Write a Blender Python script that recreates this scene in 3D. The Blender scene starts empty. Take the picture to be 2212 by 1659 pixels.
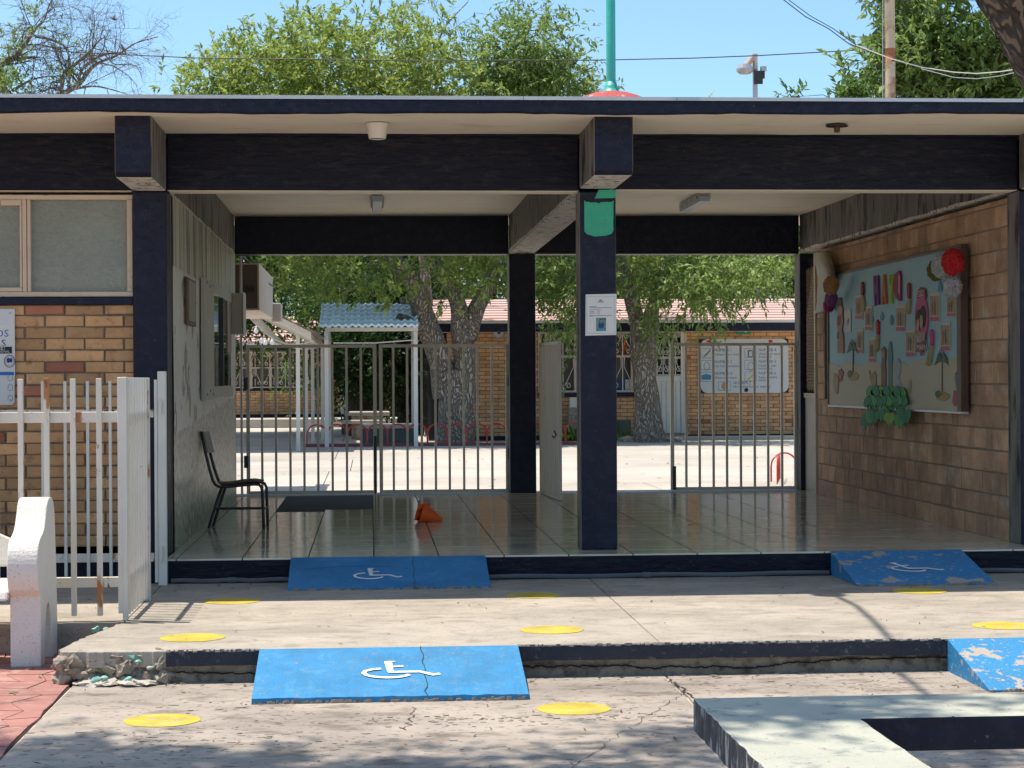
import bpy, math, random
import numpy as np
from mathutils import Vector, Matrix, noise
R_ = math.radians
random.seed(7); RNG = np.random.default_rng(11)
SC = bpy.context.scene; COL = SC.collection
# ---------------------------------------------------------------- camera
FPX = 4250.0; TH = math.atan(306/FPX); PH = 10.2/FPX; RO = .0056
CAM = Vector((0, -13.9, 1.215))
F = Vector((math.sin(TH)*math.cos(PH), math.cos(TH)*math.cos(PH), -math.sin(PH)))
R0 = Vector((math.cos(TH), -math.sin(TH), 0)); U0 = R0.cross(F)
RR = R0*math.cos(RO) - U0*math.sin(RO); UU = U0*math.cos(RO) + R0*math.sin(RO)
cd = bpy.data.cameras.new('camera'); cam = bpy.data.objects.new('camera', cd); COL.objects.link(cam)
m = Matrix((RR, UU, -F)).transposed().to_4x4(); m.translation = CAM; cam.matrix_world = m
cd.sensor_width = 36; cd.lens = FPX/2212*36; cd.clip_start = .05; cd.clip_end = 2000
SC.camera = cam
# ---------------------------------------------------------------- light
SUNV = Vector((-.262, .094, 1)).normalized()
EL = math.asin(SUNV.z); AZ = math.atan2(SUNV.x, SUNV.y)
w = bpy.data.worlds.new('World'); SC.world = w; w.use_nodes = True; nt = w.node_tree; nt.nodes.clear()
sk = nt.nodes.new('ShaderNodeTexSky'); sk.sky_type = 'NISHITA'; sk.sun_disc = False
sk.sun_elevation = EL; sk.sun_rotation = AZ; sk.altitude = 1500; sk.air_density = 1.0; sk.dust_density = 4; sk.ozone_density = 8.5
bg = nt.nodes.new('ShaderNodeBackground'); bg.inputs[1].default_value = .109
wo = nt.nodes.new('ShaderNodeOutputWorld'); tn = nt.nodes.new('ShaderNodeVectorMath'); tn.operation = 'MULTIPLY'; tn.inputs[1].default_value = (.96, .98, .84); nt.links.new(sk.outputs[0], tn.inputs[0]); nt.links.new(tn.outputs[0], bg.inputs[0]); nt.links.new(bg.outputs[0], wo.inputs[0])
sd = bpy.data.lights.new('sun', 'SUN'); sd.energy = 2.55; sd.angle = R_(.53); sd.color = (1, .93, .82)
so = bpy.data.objects.new('sun', sd); COL.objects.link(so); so.rotation_euler = SUNV.to_track_quat('Z', 'Y').to_euler(); so.location = (0, 0, 30)
SC.view_settings.view_transform = 'Standard'; SC.view_settings.look = 'None'; SC.view_settings.exposure = 1.28; SC.view_settings.gamma = 1
SC.view_settings.use_curve_mapping = False
SC.cycles.max_bounces = 9; SC.cycles.diffuse_bounces = 5; SC.cycles.transparent_max_bounces = 12
SC.cycles.use_denoising = True
# ---------------------------------------------------------------- measuring helpers: a sight line meets a plane of the place
def _d(x, y): return F*FPX + RR*(x-1106) + UU*(829.5-y)
def _on(ax, v, x, y):
    q = _d(x, y); return CAM + q*((v-CAM[ax])/q[ax])
def W(x, y, Y): return _on(1, Y, x, y)
def G(x, y, z): return _on(2, z, x, y)
def S(x, y, X): return _on(0, X, x, y)
# ---------------------------------------------------------------- materials
MATS = {}
def M(name, a, b=None, s=3., c=None, cs=6., ct=(.6, .64), rough=.75, bump=.25, bs=40., st=(1, 1, 1), rnd=0., metal=0., spec=.5,
      d=None, ds=30., dt=(.68, .72), e=None, trans=0., disp=0, coat=0.):
    if name in MATS: return MATS[name]
    mt = bpy.data.materials.new(name); mt.use_nodes = True; n = mt.node_tree; N = n.nodes; L = n.links
    p = N['Principled BSDF']; p.inputs['Roughness'].default_value = rough; p.inputs['Metallic'].default_value = metal
    p.inputs['Specular IOR Level'].default_value = spec
    if coat: p.inputs['Coat Weight'].default_value = coat; p.inputs['Coat Roughness'].default_value = .12
    g = N.new('ShaderNodeNewGeometry'); mp = N.new('ShaderNodeMapping'); mp.inputs['Scale'].default_value = st
    L.new(g.outputs['Position'], mp.inputs['Vector'])
    def nz(scale, det=6, off=0, rr=.55):
        t = N.new('ShaderNodeTexNoise'); t.inputs['Scale'].default_value = scale; t.inputs['Detail'].default_value = det
        t.inputs['Roughness'].default_value = rr
        if off:
            ad = N.new('ShaderNodeVectorMath'); ad.inputs[1].default_value = (off, off*1.3, off*.7); L.new(mp.outputs[0], ad.inputs[0]); L.new(ad.outputs[0], t.inputs['Vector'])
        else: L.new(mp.outputs[0], t.inputs['Vector'])
        return t
    def ramp(src, lo, hi):
        r = N.new('ShaderNodeMapRange'); r.inputs['From Min'].default_value = lo; r.inputs['From Max'].default_value = hi; L.new(src, r.inputs['Value']); return r.outputs[0]
    def mix(fac, x, y):
        k = N.new('ShaderNodeMix'); k.data_type = 'RGBA'
        if isinstance(fac, float): k.inputs[0].default_value = fac
        else: L.new(fac, k.inputs[0])
        for i, q in ((6, x), (7, y)):
            if isinstance(q, tuple): k.inputs[i].default_value = (*q, 1)
            else: L.new(q, k.inputs[i])
        return k.outputs[2]
    b = b or tuple(v*.75 for v in a)
    col = mix(ramp(nz(s, 9, 0, .62).outputs[0], .3, .7), a, b)
    if c: col = mix(ramp(nz(cs, 8, 3.1, .6).outputs[0], *ct), col, c)
    if d: col = mix(ramp(nz(ds, 5, 7.7, .6).outputs[0], *dt), col, d)
    if e:
        dk = ramp(nz(e[0], 6, 11.3, .65).outputs[0], .36, .6); sc2 = N.new('ShaderNodeMapRange'); sc2.inputs['To Min'].default_value = e[1]; sc2.inputs['To Max'].default_value = 1; L.new(dk, sc2.inputs['Value'])
        mu = N.new('ShaderNodeVectorMath'); mu.operation = 'SCALE'; L.new(col, mu.inputs[0]); L.new(sc2.outputs[0], mu.inputs['Scale']); col = mu.outputs[0]
    if rnd:
        oi = N.new('ShaderNodeObjectInfo'); ad = N.new('ShaderNodeMath'); ad.operation = 'ADD'; L.new(oi.outputs['Random'], ad.inputs[0]); L.new(g.outputs['Random Per Island'], ad.inputs[1])
        fr = N.new('ShaderNodeMath'); fr.operation = 'FRACT'; L.new(ad.outputs[0], fr.inputs[0])
        hs = N.new('ShaderNodeHueSaturation'); L.new(col, hs.inputs['Color'])
        mr = N.new('ShaderNodeMapRange'); mr.inputs['To Min'].default_value = 1-rnd; mr.inputs['To Max'].default_value = 1+rnd; L.new(fr.outputs[0], mr.inputs['Value']); L.new(mr.outputs[0], hs.inputs['Value'])
        col = hs.outputs[0]
    L.new(col, p.inputs['Base Color'])
    if bump:
        bn = N.new('ShaderNodeBump'); bn.inputs['Strength'].default_value = bump; bn.inputs['Distance'].default_value = .02
        L.new(nz(bs, 7, 1.7, .65).outputs[0], bn.inputs['Height']); L.new(bn.outputs[0], p.inputs['Normal'])
    if trans:
        t = N.new('ShaderNodeBsdfTranslucent'); L.new(col, t.inputs[0]); mx = N.new('ShaderNodeMixShader'); mx.inputs[0].default_value = trans
        L.new(p.outputs[0], mx.inputs[1]); L.new(t.outputs[0], mx.inputs[2]); L.new(mx.outputs[0], N['Material Output'].inputs[0])
    mt['x'] = 1; MATS[name] = mt; return mt
def nodes(mt): return mt.node_tree.nodes, mt.node_tree.links, mt.node_tree.nodes['Principled BSDF']
navy = M('navy_paint', (.0028, .0042, .020), (.0045, .006, .022), 5, c=(.010, .012, .030), cs=11, ct=(.50, .62), d=(.08, .08, .08), ds=60, dt=(.68, .70), spec=.3, rough=.4, bump=.6, bs=20)
navy_rough = M('navy_board_marked', (.0026, .0034, .013), (.0042, .0046, .015), 4, c=(.014, .0135, .019), cs=10, ct=(.52, .64), d=(.08, .075, .07), ds=50, dt=(.66, .68), spec=.24, rough=.45, bump=.7, bs=12, st=(.7, 1, 2.6))
raw_side = M('weathered_paint_side', (.24, .215, .19), (.09, .082, .08), 7, c=(.02, .02, .025), cs=9, ct=(.53, .62), rough=.7, bump=.5, bs=30, st=(1, 1, .25))  # column flanks: caught light put into a paler colour with worn mottling
raw_under = M('scraped_underside', (.80, .74, .66), (.55, .5, .45), 9, c=(.04, .04, .05), cs=16, ct=(.56, .62), rough=.8, bump=.6, bs=30)
ceil_m = M('ceiling_cream', (.88, .78, .62), (.85, .77, .64), 2.2, c=(.74, .60, .45), cs=5, ct=(.55, .72), d=(.72, .68, .6), ds=16, dt=(.72, .73), rough=.6, bump=.2, bs=14, st=(.5, 1.5, 1), spec=.4)
conc = M('concrete_walk', (.47, .405, .33), (.37, .32, .26), 2.3, c=(.31, .265, .215), cs=7, ct=(.5, .68), d=(.17, .14, .11), ds=60, dt=(.62, .66), e=(1.1, .74), rough=.86, bump=.35, bs=70, st=(.8, 1.2, 1))
conc_low = M('concrete_plaza', (.46, .385, .32), (.35, .295, .245), 1.7, c=(.24, .195, .155), cs=5.5, ct=(.51, .66), d=(.14, .11, .085), ds=30, dt=(.60, .64), e=(.9, .66), rough=.88, bump=.6, bs=26, st=(.75, 1.25, 1))
conc_raw = M('rough_concrete', (.42, .35, .27), (.27, .215, .16), 9, c=(.14, .115, .09), cs=14, ct=(.50, .66), rough=.95, bump=1., bs=24)
conc_pale = M('concrete_pale', (.52, .46, .39), (.44, .39, .33), 1.2, c=(.42, .37, .32), cs=4, ct=(.6, .8), e=(.35, .78), rough=.85, bump=.2, bs=30)
kerb_m = M('kerb_navy_worn', (.018, .022, .04), (.035, .037, .05), 9, c=(.16, .155, .15), cs=26, ct=(.6, .72), d=(.35, .31, .27), ds=40, dt=(.72, .76), rough=.55, bump=.9, bs=45)
blue = M('ramp_blue', (.018, .235, .50), (.035, .215, .42), 3, c=(.07, .27, .45), cs=14, ct=(.53, .70), d=(.26, .22, .2), ds=26, dt=(.645, .665), e=(3.5, .78), rough=.62, bump=.35, bs=60)
blue2 = M('ramp_blue_chipped', (.018, .225, .47), (.035, .20, .39), 3, c=(.40, .34, .28), cs=5.5, ct=(.592, .600), d=(.36, .32, .28), ds=30, dt=(.61, .62), rough=.62, bump=.4, bs=50)
sym_white = M('symbol_white', (.8, .79, .77), (.7, .69, .67), 8, rough=.6, bump=.2)
yellow = M('yellow_paint', (.66, .50, .035), (.58, .43, .035), 6, c=(.50, .42, .20), cs=17, ct=(.54, .60), d=(.38, .32, .24), ds=48, dt=(.60, .615), e=(5, .72), rough=.6, bump=.3, bs=60)
white_rust = M('white_paint_rust', (.74, .68, .58), (.66, .60, .50), 5, c=(.42, .17, .05), cs=7.5, ct=(.56, .61), d=(.2, .07, .02), ds=18, dt=(.62, .66), rough=.5, bump=.15, st=(1, 1, .35))
white_paint = M('white_paint', (.74, .69, .60), (.66, .61, .53), 3, c=(.4, .36, .3), cs=14, ct=(.68, .74), rough=.5, bump=.12)
gate_m = M('gate_cream', (.74, .68, .58), (.64, .58, .49), 4, c=(.12, .08, .05), cs=14, ct=(.68, .75), rough=.5, bump=.15)
cream_frame = M('cream_frame_paint', (.66, .52, .38), (.58, .45, .33), 5, c=(.2, .11, .07), cs=15, ct=(.64, .72), rough=.6, bump=.4, bs=30)
brick_m = M('yellow_brick', (.68, .39, .19), (.58, .31, .14), 7, c=(.38, .19, .10), cs=12, ct=(.55, .7), d=(.16, .09, .06), ds=60, dt=(.66, .7), e=(2.2, .72), rough=.85, bump=.5, bs=55, rnd=.22)
brick_red = M('red_brick', (.44, .17, .10), (.36, .13, .075), 7, c=(.35, .17, .1), cs=14, ct=(.66, .75), rough=.85, bump=.5, bs=55, rnd=.2)
brick_far = M('yellow_brick_far', (.74, .43, .21), (.64, .35, .17), 4, c=(.42, .18, .075), cs=8, ct=(.6, .75), e=(1.1, .72), rough=.85, bump=.2, bs=40, rnd=.2)
block_m = M('tan_block', (.67, .40, .245), (.53, .31, .185), 5, c=(.66, .52, .38), cs=6, ct=(.54, .72), d=(.2, .11, .07), ds=45, dt=(.63, .68), e=(1.6, .62), rough=.85, bump=.5, bs=40, rnd=.22)
mortar = M('mortar', (.24, .19, .145), (.17, .135, .105), 9, rough=.95, bump=.6, bs=70)
mortar_block = M('mortar_block', (.34, .25, .18), (.26, .19, .135), 9, rough=.95, bump=.6, bs=70)
tile_m = M('floor_tile', (.78, .71, .54), (.70, .64, .48), 1.5, c=(.43, .38, .26), cs=5, ct=(.6, .85), e=(1.2, .8), rough=.10, bump=.03, bs=5, rnd=.07, st=(1, 1, 1), spec=.85)
grout = M('grout', (.04, .036, .03), rough=.9)
cement_patch = M('cement_patch', (.34, .32, .30), (.22, .205, .19), 4, c=(.06, .055, .05), cs=6, ct=(.52, .62), rough=.55, bump=.5, bs=14, st=(.5, 2, 1))
terr = M('white_terrazzo', (.78, .73, .65), (.70, .65, .57), 3, c=(.45, .38, .32), cs=110, ct=(.60, .64), d=(.74, .69, .60), ds=12, dt=(.5, .66), rough=.6, bump=.3, bs=60)
pole_teal = M('teal_paint', (.05, .42, .33), (.045, .36, .28), 3, c=(.6, .58, .54), cs=4.2, ct=(.66, .67), rough=.4, bump=.25, bs=12)
rusty = M('rusty_pole', (.60, .46, .32), (.48, .35, .22), 5, c=(.36, .16, .07), cs=5, ct=(.48, .6), rough=.7, bump=.3)
metal_grey = M('grey_metal', (.5, .5, .49), (.42, .42, .42), 4, rough=.4, metal=.3, bump=.1)
dark_metal = M('dark_metal', (.02, .02, .02), (.035, .03, .03), 6, rough=.45, bump=.15)
galv = M('galvanised_flashing', (.40, .43, .45), (.5, .52, .53), 2, c=(.18, .35, .33), cs=4, ct=(.68, .74), rough=.55, bump=.1, st=(.4, 1, 1))
paper = M('paper', (.74, .70, .67), (.68, .65, .62), 3, rough=.7, bump=.05)
ink = M('ink', (.10, .10, .11), rough=.7, bump=0)
ink_black = M('ink_black', (.02, .02, .03), rough=.7, bump=0)
ink_blue = M('ink_blue', (.03, .16, .50), rough=.6, bump=0)
ink_navy = M('ink_navy', (.02, .05, .25), rough=.6, bump=0)
green_patch = M('old_green_paint', (.03, .42, .25), (.03, .34, .21), 6, c=(.10, .22, .15), cs=18, ct=(.6, .7), d=(.06, .1, .08), ds=40, dt=(.7, .74), rough=.5, bump=.5, bs=18)
turq = M('turquoise_flakes', (.18, .48, .40), (.3, .52, .44), 12, c=(.5, .45, .38), cs=20, ct=(.56, .62), rough=.8, bump=.5)
pinkroof = M('pink_roofing', (.50, .31, .27), (.56, .39, .34), 3, c=(.42, .22, .19), cs=6, ct=(.6, .75), rough=.9, bump=.2, bs=30, st=(.4, 3, 1))
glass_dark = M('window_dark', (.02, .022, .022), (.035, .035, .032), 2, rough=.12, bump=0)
curtain = M('curtain_grey', (.13, .11, .09), (.09, .075, .065), 6, rough=.7, bump=.2, st=(6, 6, .3))
orange = M('orange_plastic', (.92, .13, .012), (.82, .10, .01), 4, rough=.45, bump=.05)
red_wire = M('red_enamel', (.60, .05, .04), (.45, .04, .03), 8, rough=.45, bump=.1)
wood = M('brown_wood', (.11, .045, .022), (.07, .03, .015), 4, c=(.45, .33, .2), cs=24, ct=(.72, .74), rough=.5, bump=.4, bs=30)
duct_m = M('duct_panel', (.52, .44, .36), (.45, .38, .31), 3, c=(.3, .2, .14), cs=10, ct=(.68, .75), rough=.55, bump=.1)
# frosted wavy glass
frost = M('frosted_glass', (.33, .35, .30), (.27, .29, .245), 26, e=(.8, .8), rough=.30, bump=.9, bs=38, st=(1, 1, 1.2), spec=.5)
# pale bench slab paint
slab_top = M('bench_top_paint', (.47, .46, .37), (.39, .385, .315), 2, c=(.25, .26, .235), cs=9, ct=(.56, .68), d=(.06, .06, .06), ds=42, dt=(.66, .69), rough=.7, bump=.35, bs=40)
scratch = M('scratched_navy', (.03, .03, .045), (.05, .05, .06), 6, c=(.34, .33, .31), cs=22, ct=(.52, .6), rough=.6, bump=.9, bs=26, st=(1, 1, .35))
# stamped pink paving with crooked joints
pink = M('pink_stamped', (.44, .195, .16), (.37, .16, .13), 3, c=(.46, .30, .25), cs=8, ct=(.52, .7), d=(.2, .1, .08), ds=30, dt=(.62, .67), rnd=.08, e=(1.5, .75), rough=.8, bump=.3, bs=40)
# left partition paint: zones of old paint by height
plas = M('partition_paint', (.72, .68, .59), (.63, .59, .50), 3, c=(.20, .165, .13), cs=3.2, ct=(.585, .60), rough=.32, bump=.8, bs=11, spec=.5)
def zone_paint():
    N, L, p = nodes(plas); src = p.inputs['Base Color'].links[0].from_socket
    g = N.new('ShaderNodeNewGeometry'); sp = N.new('ShaderNodeSeparateXYZ'); L.new(g.outputs['Position'], sp.inputs[0])
    def noise_(st, sc, det=6):
        mp = N.new('ShaderNodeMapping'); mp.inputs['Scale'].default_value = st; L.new(g.outputs['Position'], mp.inputs[0])
        t = N.new('ShaderNodeTexNoise'); t.inputs['Scale'].default_value = sc; t.inputs['Detail'].default_value = det; L.new(mp.outputs[0], t.inputs[0]); return t.outputs[0]
    def mr(v, a, b):
        r = N.new('ShaderNodeMapRange'); r.inputs[1].default_value = a; r.inputs[2].default_value = b; L.new(v, r.inputs[0]); return r.outputs[0]
    def mul(a, b):
        k = N.new('ShaderNodeMath'); k.operation = 'MULTIPLY'; L.new(a, k.inputs[0]); L.new(b, k.inputs[1]); return k.outputs[0]
    def mad(a, k_, b):
        k = N.new('ShaderNodeMath'); k.operation = 'MULTIPLY_ADD'; L.new(a, k.inputs[0]); k.inputs[1].default_value = k_
        if isinstance(b, float): k.inputs[2].default_value = b
        else: L.new(b, k.inputs[2])
        return k.outputs[0]
    def mix(f, a, b):
        k = N.new('ShaderNodeMix'); k.data_type = 'RGBA'; L.new(f, k.inputs[0])
        L.new(a, k.inputs[6]) if not isinstance(a, tuple) else setattr(k.inputs[6], 'default_value', (*a, 1))
        L.new(b, k.inputs[7]) if not isinstance(b, tuple) else setattr(k.inputs[7], 'default_value', (*b, 1))
        return k.outputs[2]
    z = sp.outputs[2]
    up = mr(z, 2.03, 2.05)                                  # dark drips under the beam
    drip = mul(up, mr(noise_((1, 9, .10), 3, 3), .50, .54))
    top = mix(up, src, (.60, .57, .44)); top = mix(drip, top, (.07, .07, .065))
    # lower dado: a slanting dark coat, worn off in streaks
    zl = mad(sp.outputs[1], -.035, z)                        # z - .035*Y
    n = noise_((1, 1, 1), 6); zl2 = mad(n, .10, zl)
    low = mr(zl2, .88, .865)
    wear = mr(noise_((1, 7, 1.3), 13, 9), .475, .515)
    dado = mix(wear, (.06, .055, .045), (.76, .70, .56))
    col = mix(low, top, dado)
    gr = mul(mr(z, .50, .12), mr(noise_((1, 4, 2), 5), .38, .58)); col = mix(gr, col, (.035, .15, .03))
    L.new(col, p.inputs['Base Color'])
zone_paint()
# bark: stretched cells
def bark(name, a, b, sc=9, zs=.38):
    mt = M(name, a, b, 6, rough=.9, bump=0); N, L, p = nodes(mt)
    g = N.new('ShaderNodeNewGeometry'); mp = N.new('ShaderNodeMapping'); mp.inputs['Scale'].default_value = (1, 1, zs); L.new(g.outputs['Position'], mp.inputs[0])
    ns = N.new('ShaderNodeTexNoise'); ns.inputs['Scale'].default_value = 4; L.new(mp.outputs[0], ns.inputs[0])
    ad = N.new('ShaderNodeMix'); ad.data_type = 'RGBA'; ad.inputs[0].default_value = .30; L.new(mp.outputs[0], ad.inputs[6]); L.new(ns.outputs['Color'], ad.inputs[7])
    v = N.new('ShaderNodeTexVoronoi'); v.inputs['Scale'].default_value = sc; v.feature = 'DISTANCE_TO_EDGE'; L.new(ad.outputs[2], v.inputs['Vector'])
    r = N.new('ShaderNodeMapRange'); r.inputs[1].default_value = 0; r.inputs[2].default_value = .22; L.new(v.outputs[0], r.inputs[0])
    src = p.inputs['Base Color'].links[0].from_socket
    k = N.new('ShaderNodeMix'); k.data_type = 'RGBA'; L.new(r.outputs[0], k.inputs[0]); k.inputs[6].default_value = (a[0]*.42, a[1]*.39, a[2]*.37, 1); L.new(src, k.inputs[7]); L.new(k.outputs[2], p.inputs['Base Color'])
    bn = N.new('ShaderNodeBump'); bn.inputs['Strength'].default_value = 1; bn.inputs['Distance'].default_value = .05; L.new(r.outputs[0], bn.inputs['Height']); L.new(bn.outputs[0], p.inputs['Normal'])
    return mt
bark_grey = bark('bark_grey', (.50, .42, .33), (.36, .295, .225), 24)
bark_brown = bark('bark_brown', (.16, .11, .075), (.11, .075, .05), 30)
twig_m = M('twig_bark', (.16, .12, .10), (.10, .075, .06), 9, rough=.9)
def leafmat(n, a, b): return M(n, a, b, 1.3, rough=.5, bump=0, rnd=.4, trans=.42, spec=.35)
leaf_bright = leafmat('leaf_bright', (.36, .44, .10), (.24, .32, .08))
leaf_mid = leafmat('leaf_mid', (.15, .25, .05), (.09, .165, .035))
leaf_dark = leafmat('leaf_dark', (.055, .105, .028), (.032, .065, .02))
leaf_olive = leafmat('leaf_olive', (.28, .38, .10), (.17, .25, .06))
leaf_dry = M('leaf_dry', (.22, .14, .07), (.10, .06, .035), 9, rough=.9, bump=0, rnd=.5)
# ---------------------------------------------------------------- object helpers
def wl(o):
    v = Vector((0, 0, 0))
    while o is not None: v += o.location; o = o.parent
    return v
def tag(o, label=None, cat=None, group=None, kind=None):
    if label: o['label'] = label
    if cat: o['category'] = cat
    if group: o['group'] = group
    if kind: o['kind'] = kind
    return o
def thing(name, label, cat, loc=(0, 0, 0), group=None):
    o = bpy.data.objects.new(name, None); COL.objects.link(o); o.location = loc; o.empty_display_size = .2
    return tag(o, label, cat, group)
def struct(name, label=None):
    o = bpy.data.objects.new(name, None); COL.objects.link(o); o['kind'] = 'structure'
    if label: o['label'] = label
    return o
class B:
    def __init__(s): s.v = []; s.f = []
    def add(s, vs, fs):
        k = len(s.v); s.v += [tuple(p) for p in vs]; s.f += [tuple(i+k for i in q) for q in fs]; return s
    def hexa(s, c):  # 8 corners: bottom 4 ccw, top 4 ccw
        return s.add(c, [(3, 2, 1, 0), (4, 5, 6, 7), (0, 1, 5, 4), (1, 2, 6, 5), (2, 3, 7, 6), (3, 0, 4, 7)])
    def box(s, x0, x1, y0, y1, z0, z1):
        if x0 > x1: x0, x1 = x1, x0
        if y0 > y1: y0, y1 = y1, y0
        if z0 > z1: z0, z1 = z1, z0
        return s.hexa([(x0, y0, z0), (x1, y0, z0), (x1, y1, z0), (x0, y1, z0), (x0, y0, z1), (x1, y0, z1), (x1, y1, z1), (x0, y1, z1)])
    def tube(s, pts, r, n=8, cap=True, jit=0.):
        pts = [Vector(p) for p in pts]; m_ = len(pts); rs = r if isinstance(r, (list, tuple)) else [r]*m_
        k = len(s.v); up = Vector((.13, .27, 1)).normalized()
        for i, p in enumerate(pts):
            t = (pts[min(i+1, m_-1)]-pts[max(i-1, 0)])
            t = t.normalized() if t.length > 1e-9 else Vector((0, 0, 1))
            if abs(t.dot(up)) > .97: up = Vector((1, .2, 0)).normalized()
            a = t.cross(up).normalized(); b = t.cross(a)
            for j in range(n):
                q = 2*math.pi*j/n; rr = rs[i]*(1+(jit*noise.noise(p*2.2+Vector((math.cos(q), math.sin(q), 0))*1.1) if jit else 0))
                s.v.append(tuple(p+a*math.cos(q)*rr+b*math.sin(q)*rr))
        for i in range(m_-1):
            for j in range(n): s.f.append((k+i*n+j, k+i*n+(j+1) % n, k+(i+1)*n+(j+1) % n, k+(i+1)*n+j))
        if cap: s.f.append(tuple(k+j for j in range(n))); s.f.append(tuple(k+(m_-1)*n+j for j in reversed(range(n))))
        return s
    def lathe(s, c, prof, n=16, ax='z'):
        k = len(s.v)
        for r, h in prof:
            for j in range(n):
                q = 2*math.pi*j/n; x, y = r*math.cos(q), r*math.sin(q)
                s.v.append({'z': (c[0]+x, c[1]+y, c[2]+h), 'y': (c[0]+x, c[1]+h, c[2]+y), 'x': (c[0]+h, c[1]+x, c[2]+y)}[ax])
        for i in range(len(prof)-1):
            for j in range(n): s.f.append((k+i*n+j, k+i*n+(j+1) % n, k+(i+1)*n+(j+1) % n, k+(i+1)*n+j))
        s.f.append(tuple(k+j for j in range(n))); s.f.append(tuple(k+(len(prof)-1)*n+j for j in range(n)))
        return s
    def prism(s, poly, fr, w0, w1):  # 2D polygon on a frame, from depth w0 to w1
        n = len(poly); k = len(s.v)
        s.v += [tuple(fr(u, v, w0)) for u, v in poly] + [tuple(fr(u, v, w1)) for u, v in poly]
        s.f += [tuple(k+i for i in range(n)), tuple(k+n+i for i in reversed(range(n)))]
        for i in range(n): s.f.append((k+i, k+n+i, k+n+(i+1) % n, k+(i+1) % n))
        return s
    def strip(s, pts, fr, wd, w=0., wd2=None):  # painted line on a frame
        pts = [Vector((p[0], p[1])) for p in pts]; k = len(s.v); n = len(pts)
        for i, p in enumerate(pts):
            t = pts[min(i+1, n-1)]-pts[max(i-1, 0)]; t.normalize(); q = Vector((-t.y, t.x))*wd*.5
            s.v += [tuple(fr(p.x+q.x, p.y+q.y, w)), tuple(fr(p.x-q.x, p.y-q.y, w))]
        for i in range(n-1): s.f.append((k+2*i, k+2*i+1, k+2*i+3, k+2*i+2))
        return s
    def obj(s, name, mat, parent=None, smooth=False, bevel=0., local=False, kind=None, label=None):
        off = Vector((0, 0, 0)) if (parent is None or local) else wl(parent)
        me = bpy.data.meshes.new(name); me.from_pydata([(a-off.x, b-off.y, c-off.z) for a, b, c in s.v], [], s.f); me.validate()
        if isinstance(mat, (list, tuple)):
            for q in mat: me.materials.append(q)
        else: me.materials.append(mat)
        if smooth: me.polygons.foreach_set('use_smooth', [True]*len(me.polygons))
        o = bpy.data.objects.new(name, me); COL.objects.link(o); o.parent = parent
        if bevel:
            md = o.modifiers.new('bevel', 'BEVEL'); md.width = bevel; md.segments = 2; md.limit_method = 'ANGLE'; md.angle_limit = R_(35)
        if kind: o['kind'] = kind
        if label: o['label'] = label
        return o
def Fr(o, x, y):
    o, x, y = Vector(o), Vector(x), Vector(y); n = x.cross(y)
    return lambda u, v, w=0.: o + x*u + y*v + n*w
def ell(cx, cy, rx, ry, n=14, a0=0, a1=2*math.pi, rot=0):
    out = []
    for i in range(n):
        t = a0+(a1-a0)*i/(n if abs(a1-a0-2*math.pi) < 1e-6 else n-1); x, y = rx*math.cos(t), ry*math.sin(t)
        out.append((cx+x*math.cos(rot)-y*math.sin(rot), cy+x*math.sin(rot)+y*math.cos(rot)))
    return out
def text(name, body, size, o, x, y, mat, parent, align='LEFT', sx=1., lift=0., sp=1.):
    cu = bpy.data.curves.new(name, 'FONT'); cu.body = body; cu.size = size; cu.align_x = align; cu.resolution_u = 2; cu.space_line = sp
    t = bpy.data.objects.new('tmp', cu); COL.objects.link(t); bpy.context.view_layer.update()
    me = bpy.data.meshes.new_from_object(t.evaluated_get(bpy.context.evaluated_depsgraph_get())); bpy.data.objects.remove(t); bpy.data.curves.remove(cu)
    fr = Fr(o, x, y); b = B(); b.v = [tuple(fr(v.co.x*sx, v.co.y, lift)) for v in me.vertices]; b.f = [tuple(p.vertices) for p in me.polygons]
    bpy.data.meshes.remove(me); return b.obj(name, mat, parent)
_bm = {}
def brick_mesh(L, H, T, mat, k):
    key = (round(L, 3), round(H, 3), mat.name, k)
    if key in _bm: return _bm[key]
    r = random.Random(str(key)); c = min(.006, T*.6); j = lambda: r.uniform(-.0028, .0028)
    p = [(0, 0, 0), (L, 0, 0), (L, 0, H), (0, 0, H)]
    vs = [(x, 0, z) for x, _, z in p] + [(x+j(), -T+c, z+j()) for x, _, z in p]
    vs += [(x+(c if x == 0 else -c)+j(), -T+j(), z+(c if z == 0 else -c)+j()) for x, _, z in p]
    fs = [(8, 9, 10, 11)]
    for i in range(4): q = (i+1) % 4; fs += [(i, q, 4+q, 4+i), (4+i, 4+q, 8+q, 8+i)]
    me = bpy.data.meshes.new('brick'); me.from_pydata(vs, [], fs); me.materials.append(mat); _bm[key] = me; return me
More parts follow.
